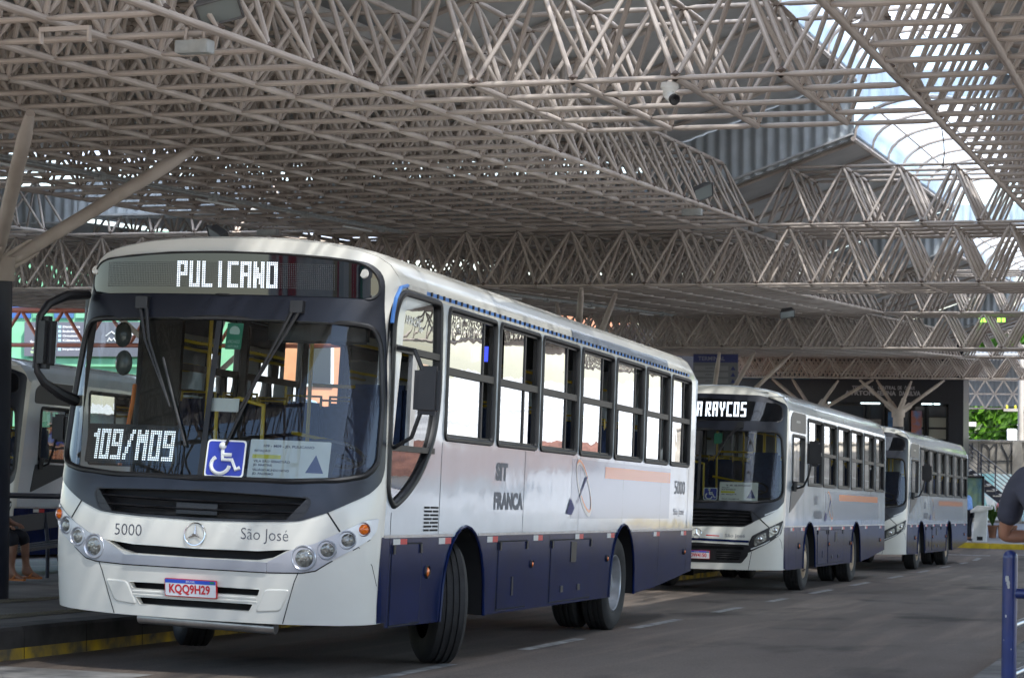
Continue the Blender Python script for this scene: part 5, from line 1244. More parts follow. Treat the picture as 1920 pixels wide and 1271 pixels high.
# ------------------------------------------------------------------ railings
M_BLUETUBE = mat('blue_railing_paint', (.022, .04, .16), .35, var=.25, vscale=7, coat=.4); M_CHIP = mat('chipped_white', (.5, .49, .45), .7)
M_NAVYTUBE = mat('dark_navy_railing', (.012, .016, .035), .4)
root = empty('railing', (-.985, 12.36, zp), 'blue tubular railing with chipped round topped post at lower right', 'railing')
mb = MB(); mb.tube([(0, 0, -.02), (0, 0, .3), (.006, 0, .96)], [.042, .042, .042], 16); mb.ball((.006, 0, .962), .042, 16, 8); mb.build('post', M_BLUETUBE, root)
mb = MB(); mb.tube([(.0, 0, .76), (1.9, .05, .76)], .030, 12); mb.build('rail', M_BLUETUBE, root)
for z in (.575, .30):
    mb = MB(); mb.tube([(.02, .02, z), (.18, .9, z + .0), (.42, 2.6, z - .1)], .021, 10); mb.build('steel_rail', M_ALU, root)
mb = MB(); mb.tube([(1.9, .05, 0), (1.9, .05, .96)], .042, 12); mb.build('post', M_BLUETUBE, root)
mb = MB(); mb.tube([(.42, 2.6, -.2), (.42, 2.6, .85)], .035, 10); mb.build('post', M_BLUETUBE, root)
mb = MB()
for (a, z, s) in ((-1.75, .845, .020), (-1.6, .82, .017), (-1.55, .80, .012), (-1.9, .635, .009), (-1.2, .45, .005), (-2.2, .50, .004)):
    c = Vector((math.cos(a) * .0425, math.sin(a) * .0425, z)); t = Vector((-math.sin(a), math.cos(a), 0)); nn = Vector((math.cos(a), math.sin(a), 0)) * .0012
    mb.add([c + nn + t * s * .55 * math.cos(w) + Vector((0, 0, 1)) * s * math.sin(w) * (1.2 if k % 2 else .8) for k, w in enumerate(np.linspace(0, 2 * math.pi, 9)[:-1])], [tuple(range(8))])
mb.build('paint_chips', M_CHIP, root, False, fix=False)
root = empty('railing', (-13.45, 24, road_z(24) + .26), 'dark navy railing along the left platform, left of the front bus', 'railing')
zr = lambda y: road_z(y) + .26 - root.location.z
for h in (1.0, .72):
    mb = MB(); mb.tube([(0, y - 24, zr(y) + h) for y in (17.5, 24, 31)], .035, 10); mb.build('rail', M_NAVYTUBE, root)
for y in (18, 21, 24, 27, 30):
    mb = MB(); mb.tube([(0, y - 24, zr(y) - .05), (0, y - 24, zr(y) + 1.0)], .035, 10); mb.build('post', M_NAVYTUBE, root)
root = empty('bench', (-13.15, 23.2, road_z(23.2) + .26), 'dark blue metal bench on the left platform by the railing', 'bench')
for i in range(3): mb = MB(); mb.rbox(-.22 + i * .15, -.09 + i * .15, -2.0, 2.0, .42, .455, .01); mb.build('seat_slat', M_NAVYTUBE, root)
mb = MB(); mb.rbox(-.26, -.23, -2.0, 2.0, .60, .80, .01); mb.build('backrest', M_NAVYTUBE, root)
for y in (-1.7, 0, 1.7):
    mb = MB(); mb.tube([(-.2, y, 0), (-.2, y, .42), (-.245, y, .8)], .025, 8); mb.tube([(.16, y, 0), (.16, y, .42), (-.2, y, .42)], .025, 8); mb.build('leg', M_NAVYTUBE, root)

# ------------------------------------------------------------------ route board by the third column
root = empty('route_board', (-10.98, 50.6, .15), 'hanging terminal route board with blue header and arrows', 'sign board')
fb = flatfn((-.55, 0, -.56), (1, 0, 0), (0, 0, 1), 0.)
fB = lambda u, v, d=0.: Vector((-.55 + u, -d, -.62 + v))
plate('board', mat('board_grey', (.16, .17, .19), .5), root, [(0, 0), (1.10, 0), (1.10, 1.05), (0, 1.05)], fB, -.04, 0)
plate('board_header', M_STICKB, root, [(0, .84), (1.10, .84), (1.10, 1.03), (0, 1.03)], fB, 0, .006)
mb = MB(); text_on(mb, 'TERMINAL', .12, .78, .885, .985, lambda u, v: fB(u, v, .008), .02); mb.build('header_lettering', mat('faded_lettering', (.25, .26, .34), .5), root, False, fix=False)
for k in range(5):
    z = .70 - k * .155; o = plate('board_row', mat('row_grey', (.24, .25, .27), .5) if k == 0 else MATS['row_grey'], root, [(.03, z - .055), (.86, z - .055), (.86, z + .055), (.03, z + .055)], fB, 0, .005)
    mb = MB(); text_on(mb, ('LINHAS SUL', 'LINHAS LESTE', 'LINHAS NORTE', 'LINHAS OESTE', 'SAÍDA')[k], .3, .62, z - .022, z + .025, lambda u, v: fB(u, v, .007)); mb.build('row_lettering', M_INK, o, False, fix=False)
    mb = MB(); mb.add([fB(.92, z - .045, .005), fB(1.04, z - .045, .005), fB(.98, z + .055, .005)], [(0, 1, 2)]); mb.build('arrow_mark', M_STICKB if k < 4 else M_RED, root, False, fix=False)
mb = MB(); mb.tube([(-.45, .02, .42), (-.45, .02, .62)], .02, 6); mb.tube([(.45, .02, .42), (.45, .02, .62)], .02, 6); mb.build('hanger', M_TUBE, root)

# ------------------------------------------------------------------ station building
M_TILE = mat('dark_tile', (.018, .020, .027), .35, var=.4, vscale=30); M_GLD = mat('dark_window_glass', (.02, .026, .034), .08, spec=.6)
M_FLUO = mat('fluorescent_tube', (.8, .9, 1), .4, emit=(.75, .95, 1), estr=1.1); M_LETTER = mat('sign_letter_grey', (.36, .37, .40), .45)
root = empty('station_building', (-15, 71, zf), 'dark station building with terminal name lettering at the far end', 'building')
bx = lambda x: x + 15; bz = lambda z: z - zf
mb = MB(); mb.box(bx(-30), bx(-7.14), 1.2, 1.8, 0, bz(1.8)); mb.build('wall', M_TILE, root, False)
mb = MB(); mb.box(bx(-30), bx(-7.14), 0, 1.2, bz(-.78), bz(1.8)); mb.build('fascia', M_TILE, root, False)
mb = MB(); mb.box(bx(-7.62), bx(-7.14), 0, 1.2, 0, bz(-.78)); mb.build('corner_pier', M_TILE, root, False)
mb = MB(); mb.box(bx(-18), bx(-12.2), -.05, -.003, bz(-.02), bz(.12)); mb.build('teal_band', mat('teal_paint', (.03, .13, .20), .5), root, False)
f = flatfn((bx(0), -.012, bz(0)), (1, 0, 0), (0, 0, 1))
mb = MB(); V_ = lambda u, v: Vector((bx(u), -.03, bz(v)))
text_on(mb, 'TERMINAL', -10.78, -10.05, -.345, -.225, V_, .03); text_on(mb, 'CENTRAL', -9.92, -9.33, -.345, -.225, V_, .03); text_on(mb, 'DE', -9.27, -9.14, -.345, -.225, V_, .03); text_on(mb, 'ÔNIBUS', -9.05, -8.72, -.345, -.21, V_, .03)
text_on(mb, 'AYRTON', -11.02, -10.05, -.545, -.385, V_, .04); text_on(mb, 'SENNA', -9.95, -9.33, -.545, -.385, V_, .04); text_on(mb, 'DA', -9.22, -9.03, -.545, -.385, V_, .04); text_on(mb, 'SILVA', -8.97, -8.52, -.545, -.385, V_, .04)
mb.build('name_lettering', M_LETTER, root, False, fix=False)
for i, (x0, x1) in enumerate(((-13.0, -11.9), (-11.8, -10.5), (-10.4, -9.85), (-9.75, -9.0), (-8.9, -8.5), (-8.45, -7.75))):
    mb = MB(); z0, z1 = -4.2 if i in (1, 2) else -2.8, -.85
    for a, b, c, d in ((x0, x0 + .06, z0, z1), (x1 - .06, x1, z0, z1), (x0, x1, z0, z0 + .06), (x0, x1, z1 - .06, z1)): mb.box(bx(a), bx(b), 1.05, 1.15, bz(c), bz(d))
    w = mb.build('window', M_BLACK, root, False); mb = MB(); mb.box(bx(x0 + .05), bx(x1 - .05), 1.10, 1.12, bz(z0), bz(z1)); mb.build('pane', M_GLD, w, False)
    if i >= 4:
        for k in range(1, 5): mb = MB(); zz = z0 + (z1 - z0) * k / 5; mb.box(bx(x0), bx(x1), 1.04, 1.10, bz(zz - .02), bz(zz + .02)); mb.build('glazing_bar', M_BLACK, w, False)
        for k in range(4):
            mb = MB(); zz = z0 + (z1 - z0) * k / 5; mb.box(bx(x0 + .07), bx(x1 - .07), 1.085, 1.098, bz(zz + .04), bz(zz + (z1 - z0) / 5 - .03)); mb.build('frosted_pane', mat('frosted_pane', (.42, .43, .36), .5) if (i, k) == (4, 0) else MATS['frosted_pane'], w, False)
for x0, x1 in ((-11.72, -11.58), (-10.62, -9.98), (-8.60, -8.25), (-8.2, -8.0)): mb = MB(); mb.box(bx(x0), bx(x1), .86, .90, bz(-.84), bz(-.79)); mb.build('fluorescent_tube', M_FLUO, root, False)
M_POST = mat('poster_print', (.08, .20, .42), .5, var=.8, vscale=3.5, col2=(.42, .16, .10))
for x0, x1, z0, z1, m in ((-9.72, -9.38, -2.2, -1.1, mat('blue_poster', (.05, .14, .30), .5, var=.4, vscale=4)), (-8.95, -8.6, -2.3, -1.05, M_POST), (-10.4, -9.95, -1.75, -1.35, mat('grey_poster', (.20, .19, .18), .6, var=.5, vscale=4))):
    mb = MB(); mb.box(bx(x0), bx(x1), .98, 1.0, bz(z0), bz(z1)); mb.build('poster', m, root, False)

# ------------------------------------------------------------------ canopy girder, wall, stairs, tree and pole at the far right
root = empty('canopy_girder', (-5, 86, -.55), 'double row diamond lattice girder with corrugated sheet at far right', 'girder')
rows = (.55, 0, -.57); x0 = -6; n = 18; cxw = .71
for k in range(2):
    for i in range(n):
        xa = x0 + i * cxw; zt_, zb_ = rows[k], rows[k + 1]; h = cxw / 2 if k == 0 else 0
        for a, b in (((xa + h, zt_), (xa + cxw / 2 + h, zb_)), ((xa + cxw + h, zt_), (xa + cxw / 2 + h, zb_))):
            o = bpy.data.objects.new('lattice_tube', T_DIAG); COL.objects.link(o); o.parent = root; o.matrix_local = tube_matrix((a[0], 0, a[1]), (b[0], 0, b[1]), .035)
for z in rows:
    mb = MB(); mb.tube([(x0, 0, z), (x0 + n * cxw, 0, z)], .035, 6); mb.build('chord_tube', M_TUBE, root)
corr(root, (x0 - 5, 86.6, -.55), (1, 0, 0), (0, 0, 1), n * cxw, (-.50, -.50), (1.8, 1.8), .16, .02, mat('shaded_zinc_cladding', (.20, .22, .24), .6))  # zinc colour darkened to grey-blue so the sheet looks shaded
mb = MB(); mb.box(x0, x0 + n * cxw, -3.5, .5, 1.5, 1.56); mb.build('shading_slab', M_DECK, root, False)  # slab overhang added to shade the girder, kept short to leave the tree sunlit

M_WALLC = mat('stained_concrete_wall', (.44, .40, .34), .9, var=.42, vscale=1.4, bump=.3, bscale=25); M_SPRAY = mat('black_spray_paint', (.06, .06, .06), .8)
root = empty('retaining_wall', (-3, 78, zf), 'stained concrete retaining wall with black graffiti letters under the tree', 'wall')
wt = -2.22 - zf
for i in range(9):
    for k in range(2):
        mb = MB(); mb.rbox(-7.5 + i * 1.6 + .01, -7.5 + (i + 1) * 1.6 - .01, -.02 + random.uniform(0, .012), .25, (0, 1.5)[k] + .008, (1.5, wt)[k] - .008, .012); mb.build('concrete_panel', M_WALLC, root, False)
for x in (-2.95,): mb = MB(); mb.box(x - .16, x + .16, -.10, .2, 0, wt + .06); mb.build('pier', M_WALLC, root, False)
mb = MB(); mb.box(-7.5, 6.9, -.06, .3, wt, wt + .07); mb.build('coping', M_WALLC, root, False)
def wallpt(a, b):
    q = CAMP.transposed() @ Vector(((1780 + a / 6.05 - 960) / 4000, -(830 + b / 6.05 - 635.5) / 4000, -1)); q *= 77.93 / q.y; return Vector((q.x + 3, -.045, q.z - zf))
mb = MB()
for L in ([(262, 0), (258, 190)], [(372, 12), (355, 330)], [(380, 15), (425, 25), (458, 80), (452, 330)], [(458, 80), (500, 25), (540, 10)], [(540, 10), (526, 300)], [(590, 20), (668, 182)], [(750, 20), (668, 182), (664, 345)], [(372, 205), (760, 205)],
          [(540, 380), (520, 420), (560, 440), (530, 470), (600, 455), (610, 480), (640, 440), (650, 490)], [(690, 375), (760, 380), (720, 420)]):
    mb.tube([wallpt(*p) for p in L], .028, 4)
mb.build('graffiti_strokes', M_SPRAY, root, False)
def mural():
    m = mat('painted_mural', (.5, .7, .72), .7); n = m.node_tree.nodes; l = m.node_tree.links; p = n['Principled BSDF']; tc = n.new('ShaderNodeTexCoord'); v = n.new('ShaderNodeTexVoronoi'); v.inputs['Scale'].default_value = 2.2
    l.new(tc.outputs['Object'], v.inputs['Vector']); r = n.new('ShaderNodeValToRGB'); r.color_ramp.interpolation = 'CONSTANT'; e = r.color_ramp.elements; e[0].color = (.62, .78, .80, 1); e[1].position = .55; e[1].color = (.75, .78, .78, 1)
    for pos, c in ((.35, (.30, .62, .66, 1)), (.72, (.75, .25, .30, 1)), (.85, (.55, .74, .78, 1))): q = e.new(pos); q.color = c
    sx = n.new('ShaderNodeSeparateColor'); l.new(v.outputs['Color'], sx.inputs[0]); l.new(sx.outputs[0], r.inputs[0]); l.new(r.outputs[0], p.inputs['Base Color']); return m
mb = MB(); mb.box(-4.4, -1.2, -.075, -.045, .1, 1.75); mb.build('mural', mural(), root, False)

root = empty('staircase', (-6.6, 75.8, zf), 'dark open staircase with black rails against the graffiti wall', 'staircase')
def sp(px_, py_, y): q = CAMP.transposed() @ Vector(((px_ - 960) / 4000, -(py_ - 635.5) / 4000, -1)); q *= y / q.y; return Vector((q.x + 6.6, y - 75.8, q.z - zf))
A = sp(1780, 862, 75.8); B_ = sp(1900, 957, 75.8); d = (B_ - A)
for y in (0, 1.1):
    mb = MB(); o = Vector((0, y, 0)); mb.add([A + o + Vector((0, 0, .16)), B_ + o + Vector((0, 0, .16)), B_ + o - Vector((0, 0, .16)), A + o - Vector((0, 0, .16)), A + o + Vector((0, .06, .16)), B_ + o + Vector((0, .06, .16)), B_ + o + Vector((0, .06, -.16)), A + o + Vector((0, .06, -.16))], [(0, 3, 2, 1), (4, 5, 6, 7), (0, 1, 5, 4), (3, 7, 6, 2)]); mb.build('stringer', M_COLN, root, False)
for i in range(10):
    p = A + d * ((i + .5) / 10); mb = MB(); mb.rbox(p.x - .15, p.x + .15, -.02, 1.15, p.z + .04, p.z + .085, .008); mb.build('tread', M_CONC, root, False)
for k in range(6):
    mb = MB(); o = Vector((0, 0, .30 + k * .155)); mb.tube([A + o, B_ + o], .018 if k < 5 else .028, 6); mb.build('rail', M_NAVYTUBE, root)
for t in (.06, .30, .45, .50, .72, .98):
    p = A + d * t; mb = MB(); mb.tube([p, p + Vector((0, 0, 1.1))], .024, 6); mb.build('baluster', M_NAVYTUBE, root)

# tree behind the wall
def leafy(label, c, sx, sy, sz, n, leaf, cols, trunk, name='leafy_tree', cat='tree', seed=3):
    r_ = np.random.RandomState(seed); root = empty(name, (c[0], c[1], trunk[0]), label, cat)
    cl = r_.normal(size=(int(n / 45), 3)); cl /= np.linalg.norm(cl, axis=1)[:, None]; cl *= (r_.uniform(.25, 1, (len(cl), 1)) ** .5)
    for gi, m in enumerate(cols):
        V = []; F = []
        for q in cl[gi::len(cols)]:
            k = 45
            P = q + r_.normal(size=(k, 3)) * .11
            P = P * [sx, sy, sz] + [0, 0, c[2] - trunk[0]]
            for p in P:
                a = Vector(r_.normal(size=3)).normalized(); a.z *= .5; b = a.orthogonal().normalized(); s = leaf * r_.uniform(.6, 1.3); t = a.cross(b).normalized()
                b0 = len(V); pv = Vector(p); V += [pv - b * s, pv + t * s * .45 + a * .1 * s, pv + b * s, pv - t * s * .45 + a * .1 * s]; F += [(b0, b0 + 1, b0 + 2), (b0, b0 + 2, b0 + 3)]
        o = mesh_obj('foliage', V, F, m, root, False); o['kind'] = 'stuff'
    mb = MB(); h = c[2] - trunk[0]; mb.tube([(0, 0, 0), (.1, 0, h * .5), (0, .1, h * .95)], [trunk[1], trunk[1] * .8, trunk[1] * .4], 10)
    for k in range(7):
        a = k * 2.4; mb.tube([(0, 0, h * (.45 + .06 * k)), (math.cos(a) * sx * .4, math.sin(a) * sy * .4, h * (.7 + .05 * k)), (math.cos(a) * sx * .75, math.sin(a) * sy * .75, h * (.85 + .07 * k))], [trunk[1] * .45, trunk[1] * .3, .03], 6)
    mb.build('trunk', M_BARK, root); return root
def leafmat(name, col):
    m = mat(name, col, .5, var=.35, vscale=1.2); n = m.node_tree.nodes; l = m.node_tree.links; p = n['Principled BSDF']; out = n['Material Output']; t = n.new('ShaderNodeBsdfTranslucent'); t.inputs[0].default_value = (col[0] * 1.5, col[1] * 1.5, col[2] * .7, 1); mx = n.new('ShaderNodeMixShader'); mx.inputs[0].default_value = .4
    l.new(p.outputs[0], mx.inputs[1]); l.new(t.outputs[0], mx.inputs[2]); l.new(mx.outputs[0], out.inputs[0]); return m
M_BARK = mat('bark', (.10, .075, .05), .9, var=.3, vscale=8)
LEAVES = [leafmat('bright_leaf', (.16, .36, .035)), leafmat('mid_leaf', (.11, .26, .03)), leafmat('deep_leaf', (.06, .14, .02))]
leafy('bright green leafy tree above the graffiti wall', (-6.6, 91.5, -.4), 6.5, 3.0, 3.4, 15000, .20, LEAVES, (zf, .28))
# utility pole
root = empty('utility_pole', (-5.98, 80, zf), 'concrete utility pole with white box sign and wires at right edge', 'utility pole')
mb = MB(); mb.tube([(0, 0, 0), (0, 0, 6.4)], [.13, .10], 12); mb.build('pole', M_CONC, root)
mb = MB(); mb.tube([(.22, .1, 0), (.22, .1, 5.2)], .06, 8); mb.build('drain_pipe', M_ORTUBE, root)
mb = MB(); mb.rbox(-.50, -.13, -.1, .1, 2.70, 3.32, .03); mb.build('meter_box', mat('white_box_paint', (.72, .76, .8), .5), root)
mb = MB(); mb.rbox(-.62, .62, -.06, .06, 3.95, 4.05, .01); mb.build('cross_arm', M_CONC, root)
for x in (-.5, -.2, .2, .5):
    mb = MB(); mb.lathe([(.02, 0), (.045, .03), (.03, .06), (.045, .09), (.02, .13), (.001, .13)], Matrix.Translation((x, 0, 4.05)), 8); mb.build('insulator', M_YELMARK, root)
for k, (z, s) in enumerate(((4.15, .25), (4.12, .35), (3.5, .3), (3.3, .28))):
    mb = MB(); mb.tube([(x, 0, z - s * (1 - (x / 5 + 1) ** 2)) for x in np.linspace(-10, 0, 12)], .012, 4); mb.tube([(x, 0, z - s * (1 - (x / 4 - 1) ** 2)) for x in np.linspace(0, 8, 8)], .012, 4); mb.build('wire', M_BLACK, root)
mb = MB(); mb.rbox(-1.95, -1.60, -.02, .02, 3.38, 3.55, .01); mb.build('wire_tag', M_GREYINK if False else M_REFW, root)
# info panel, pedestal, planters
root = empty('info_panel', (-6.75, 69.9, zf), 'glazed information panel in a black frame at the end of the queue', 'notice board')
mb = MB()
for a, b, c, d in ((-.44, -.38, 0, 2.02), (.33, .39, 0, 2.02), (-.44, .39, 1.95, 2.02), (-.44, .39, .95, 1.02)): mb.box(a, b, -.05, .05, c, d)
mb.build('frame', M_BLACK, root, False); mb = MB(); mb.box(-.38, .33, -.012, .012, 1.02, 1.95); mb.build('notice', mat('faded_notice', (.16, .22, .12), .3, var=.6, vscale=2.5, col2=(.08, .17, .22)), root, False)
root = empty('pedestal', (-6.38, 68.9, zf), 'pale concrete pedestal with sloping top on the far platform', 'pedestal')
mb = MB(); mb.prism([(-.24, 0), (.18, 0), (.22, 1.0), (-.17, .92)], -.15, .15, axis((0, 0, 0), (0, -1, 0), (1, 0, 0))); mb.build('body', mat('pale_concrete', (.60, .60, .58), .7, var=.12, vscale=3), root, False)
mb = MB(); mb.prism([(-.30, .90), (.36, 1.02), (.36, 1.10), (-.12, 1.12), (-.30, .98)], -.20, .20, axis((0, 0, 0), (0, -1, 0), (1, 0, 0))); mb.build('sloping_top', MATS['pale_concrete'], root, False)
mb = MB(); mb.box(-.1, .08, -.158, -.149, .04, .16); mb.build('opening', M_VOID, root, False)
M_POT = mat('clay_pot', (.20, .09, .05), .8, var=.3, vscale=6)
for i, (x, h, lab) in enumerate(((-6.16, .75, 'left potted shrub beside the pale pedestal'), (-5.86, .85, 'middle potted shrub, between two other pots by the stairs'), (-5.55, .65, 'right potted shrub nearest the leaning man'))):
    r_ = np.random.RandomState(20 + i); root = empty('potted_plant', (x, 70.6 + .1 * i, zf), lab, 'potted plant', 'potted plants under the stairs')
    mb = MB(); mb.lathe([(.001, 0), (.11, 0), (.15, .34), (.17, .36), (.16, .40), (.14, .38), (.001, .36)], Matrix.Identity(4), 14); mb.build('pot', M_POT, root)
    V = []; F = []
    for k in range(70):
        a = r_.uniform(0, 6.28); t = r_.uniform(.2, 1); L = h * r_.uniform(.5, 1); b = len(V); tip = Vector((math.cos(a) * .3 * t, math.sin(a) * .3 * t, .38 + L)); mid = Vector((math.cos(a) * .14 * t, math.sin(a) * .14 * t, .38 + L * .62)); w = Vector((-math.sin(a), math.cos(a), 0)) * .028
        V += [Vector((0, 0, .36)), mid + w, tip, mid - w]; F += [(b, b + 1, b + 2), (b, b + 2, b + 3)]
    o = mesh_obj('foliage', V, F, LEAVES[2], root, False); o['kind'] = 'stuff'

# ------------------------------------------------------------------ lamps, boxes and camera hung from the trusses
M_FLBODY = mat('floodlight_body', (.10, .10, .10), .5, var=.2, vscale=8); M_FLGL = mat('floodlight_glass', (.24, .27, .26), .12, spec=.7); M_BOX = mat('galvanised_box', (.38, .40, .39), .5, metal=.2, var=.2, vscale=10)
def floodlight(loc, aim, s, label):
    root = empty('floodlight', loc, label, 'floodlight', 'floodlights on the truss edge'); M_ = axis((0, 0, 0), aim, (1, .15, 0)); mb = MB()
    prof = [(-.5, -.36), (.5, -.36), (.5, .36), (-.5, .36)]; fr_ = [(-.36, -.24), (.36, -.24), (.36, .24), (-.36, .24)]
    mb.add([M_ @ Vector((p[0] * s, p[1] * s, .12 * s)) for p in prof] + [M_ @ Vector((p[0] * s, p[1] * s, -.28 * s)) for p in fr_], [(0, 1, 5, 4), (1, 2, 6, 5), (2, 3, 7, 6), (3, 0, 4, 7), (4, 5, 6, 7)]); mb.build('housing', M_FLBODY, root, False)
    mb = MB()
    for a, b in ((0, 1), (1, 2), (2, 3), (3, 0)): mb.tube([M_ @ Vector((prof[a][0] * s, prof[a][1] * s, .13 * s)), M_ @ Vector((prof[b][0] * s, prof[b][1] * s, .13 * s))], .035 * s, 6)
    mb.build('rim', M_FLBODY, root); mb = MB(); mb.add([M_ @ Vector((p[0] * .97 * s, p[1] * .97 * s, .125 * s)) for p in prof], [(0, 1, 2, 3)]); mb.build('glass', M_FLGL, root, False, fix=False)
    mb = MB(); mb.tube([M_ @ Vector((-.54 * s, 0, 0)), M_ @ Vector((-.54 * s, 0, -.45 * s)), M_ @ Vector((.54 * s, 0, -.45 * s)), M_ @ Vector((.54 * s, 0, 0))], .03 * s, 6); mb.build('bracket', M_TUBE, root)
def gearbox(loc, w, label):
    root = empty('control_gear_box', loc, label, 'gear box', 'lamp gear boxes under the truss'); mb = MB(); mb.rbox(-w / 2, w / 2, -.06, .06, -.045, .045, .008); mb.build('case', M_BOX, root); mb = MB(); mb.rbox(w / 2 - .055, w / 2 + .004, -.064, .064, -.048, .048, .006); mb.build('end_cap', M_BOX, root)
    mb = MB(); mb.tube([(-w * .3, 0, .04), (-w * .3 + .02, 0, .14)], .012, 5); mb.tube([(w * .3, 0, .04), (w * .3, 0, .14)], .012, 5); mb.build('strap', M_TUBE, root)
floodlight((-6.50, 13.55, 2.56), (.5, -.6, -1), .30, 'grey floodlight at the top edge, nearest the camera')
gearbox((-6.66, 13.5, 2.28), .25, 'grey gear box below the nearest floodlight')
floodlight((-6.50, 29.0, 2.58), (.7, -.5, -.5), .30, 'dark square floodlight on the truss edge above the second bus')
gearbox((-6.62, 28.9, 2.29), .27, 'grey gear box below the dark square floodlight')
floodlight((-14.5, 30.3, 2.15), (-.6, -.7, -.6), .38, 'dark tilted floodlight over the roof of the front bus')
gearbox((-14.2, 31.5, 2.28), .34, 'grey gear box right of the floodlight over the front bus')
floodlight((-7.6, 41.6, 1.28), (.3, -.6, -.8), .28, 'small floodlight under the second bay edge, beyond the front bus')
root = empty('security_camera', (-4.02, 16.72, 2.33), 'white security camera under the nearest truss bridge', 'camera')
mb = MB(); mb.lathe([(.001, .04), (.07, .04), (.075, 0), (.05, -.03), (.03, -.05)], Matrix.Identity(4), 16); mb.build('base', M_PAPER, root)
mb = MB(); M_ = axis((.0, -.0, -.06), (.45, -.6, -.35)); mb.lathe([(.001, -.05), (.04, -.05), (.045, 0), (.045, .09), (.042, .1)], M_, 16); mb.build('camera_body', M_PAPER, root); mb = MB(); mb.lathe([(.044, .085), (.046, .12), (.038, .125), (.001, .11)], M_, 16); mb.build('lens_hood', M_BLACK, root)
root = empty('lamp_bracket', (-7.25, 12.75, 2.30), 'thin empty lamp bracket under the near truss, top left', 'bracket')
mb = MB(); mb.box(-.19, .19, -.02, .02, .0, .03); mb.box(-.19, -.175, -.02, .02, -.08, .0); mb.box(.175, .19, -.02, .02, -.08, .0); mb.build('channel', M_TUBE, root, False)
for k, (x, y0, y1, z, lab) in enumerate(((-12.35, 18.5, 32.8, 2.33, 'grey cable conduit under the nearest bay'), (-11.2, 33.2, 47, 1.40, 'grey cable conduit under the second bay'))):
    root = empty('cable_conduit', (x, (y0 + y1) / 2, z), lab, 'conduit', 'cable conduits under the bays'); h = (y1 - y0) / 2
    mb = MB(); mb.tube([(0, -h, 0), (0, h, 0)], .022, 8); mb.tube([(.09, -h, .01), (.09, h, .01)], .014, 6); mb.build('pipe', M_BOX, root)
    for t in np.linspace(-h + 1, h - 1, 5): mb = MB(); mb.rbox(-.05, .05, t - .06, t + .06, -.05, .05, .01); mb.build('junction_box', M_BOX, root)
    for t in np.linspace(-h + 2, h - 2, 3): mb = MB(); mb.tube([(-.25, t, -.02), (-.25, t + 1.2, -.02)], .018, 8); mb.build('lamp_tube', M_PAPER, root)
root = empty('exit_light', (-4.3, 48.2, 1.33), 'small green lit exit lights in the truss at right', 'exit light')
M_GRN = mat('green_lamp', (.2, .9, .05), .4, emit=(.35, 1, .08), estr=1.3)
for x in (-.22, -.12, .18, .28): mb = MB(); mb.box(x, x + .07, 0, .03, -.05, .04); mb.build('lamp', M_GRN, root, False)
root = empty('dangling_wire', (-3.0, 27.0, 2.9), 'thin dark wire dangling below the skylight edge', 'wire'); mb = MB(); mb.tube([(0, 0, .25), (.03, 0, .05), (.035, 0, -.1), (.02, 0, -.22), (.03, 0, -.24)], .008, 5); mb.build('cable', M_BLACK, root)

# ------------------------------------------------------------------ buildings outside
M_GREENW = mat('green_painted_wall', (.16, .42, .25), .8, var=.15, vscale=1.5); M_ORW = mat('orange_painted_wall', (.62, .27, .15), .8, var=.18, vscale=1.2); M_WHW = mat('white_painted_wall', (.72, .70, .66), .8, var=.12, vscale=.8); M_TILER = mat('clay_roof_tile', (.17, .075, .05), .8, var=.4, vscale=2)
M_SIGNG = mat('shop_sign_grey', (.10, .105, .13), .5); M_CREW = mat('cream_painted_wall', (.62, .52, .38), .8, var=.15, vscale=.8)
root = empty('shop_building', (-34.5, 61, -5), 'green shop building with grey dental clinic sign at left edge', 'building')
mb = MB(); mb.box(-3.0, 4.2, 0, 10, 0, 9.5); mb.build('wall', M_GREENW, root, False)
mb = MB(); mb.box(-3.0, 4.2, -.12, 0, 5.2, 5.45); mb.build('ledge', M_GREENW, root, False)
for i, c in enumerate(((.03, .10, .30), (.10, .30, .18), (.05, .12, .26), (.16, .40, .25), (.02, .03, .12), (.05, .25, .10))):
    mb = MB(); mb.box(-2.0 + i * .78, -2.0 + i * .78 + .7, -.06, .02, 6.75, 7.6); mb.build('window', mat(f'upper_window_tint{i}', c, .3), root, False)
mb = MB(); mb.box(1.2, 2.6, -.03, .02, 3.6, 4.7); mb.build('shutter', mat('shutter_green', (.10, .20, .14), .6), root, False)
sf = lambda u, v, d=0.: Vector((u, -.25 - d, v))
s = plate('clinic_sign', M_SIGNG, root, [(-1.4, 5.52), (2.9, 5.52), (2.9, 6.62), (-1.4, 6.62)], sf, -.2, 0)
mb = MB(); f = lambda u, v: sf(u, v, .006)
for P_ in ([(-1.0, 6.42), (-.80, 6.50), (-.60, 6.42), (-.60, 6.22), (-.66, 6.13), (-.80, 6.04), (-.94, 6.13), (-1.0, 6.22), (-1.0, 6.42)], [(-.91, 6.34), (-.86, 6.38), (-.80, 6.35), (-.74, 6.38), (-.69, 6.34), (-.71, 6.24), (-.75, 6.14), (-.80, 6.22), (-.85, 6.14), (-.89, 6.24), (-.91, 6.34)]): mb.tube([sf(a, b, .01) for a, b in P_], .018, 5)
text_on(mb, 'StudioOral', -1.18, -.42, 5.93, 6.02, f, .02)
for k, w in enumerate(('Dentística', 'Endodontia', 'Ortodontia', 'Clínico', 'Prótese', 'Implante')): text_on(mb, w, .0, .62, 6.43 - k * .145, 6.50 - k * .145, f, .02)
for x in (1.75, 2.35): mb.tube([sf(x + a, 6.05 + b, .01) for a, b in ((-.2, .12), (0, .26), (.2, .12))], .018, 5); mb.tube([sf(x + a, 6.0 + b, .01) for a, b in ((-.15, 0), (-.08, .1), (0, .02), (.08, .1), (.15, 0))], .018, 5)
mb.build('sign_lettering', M_PLATEW, s, False)
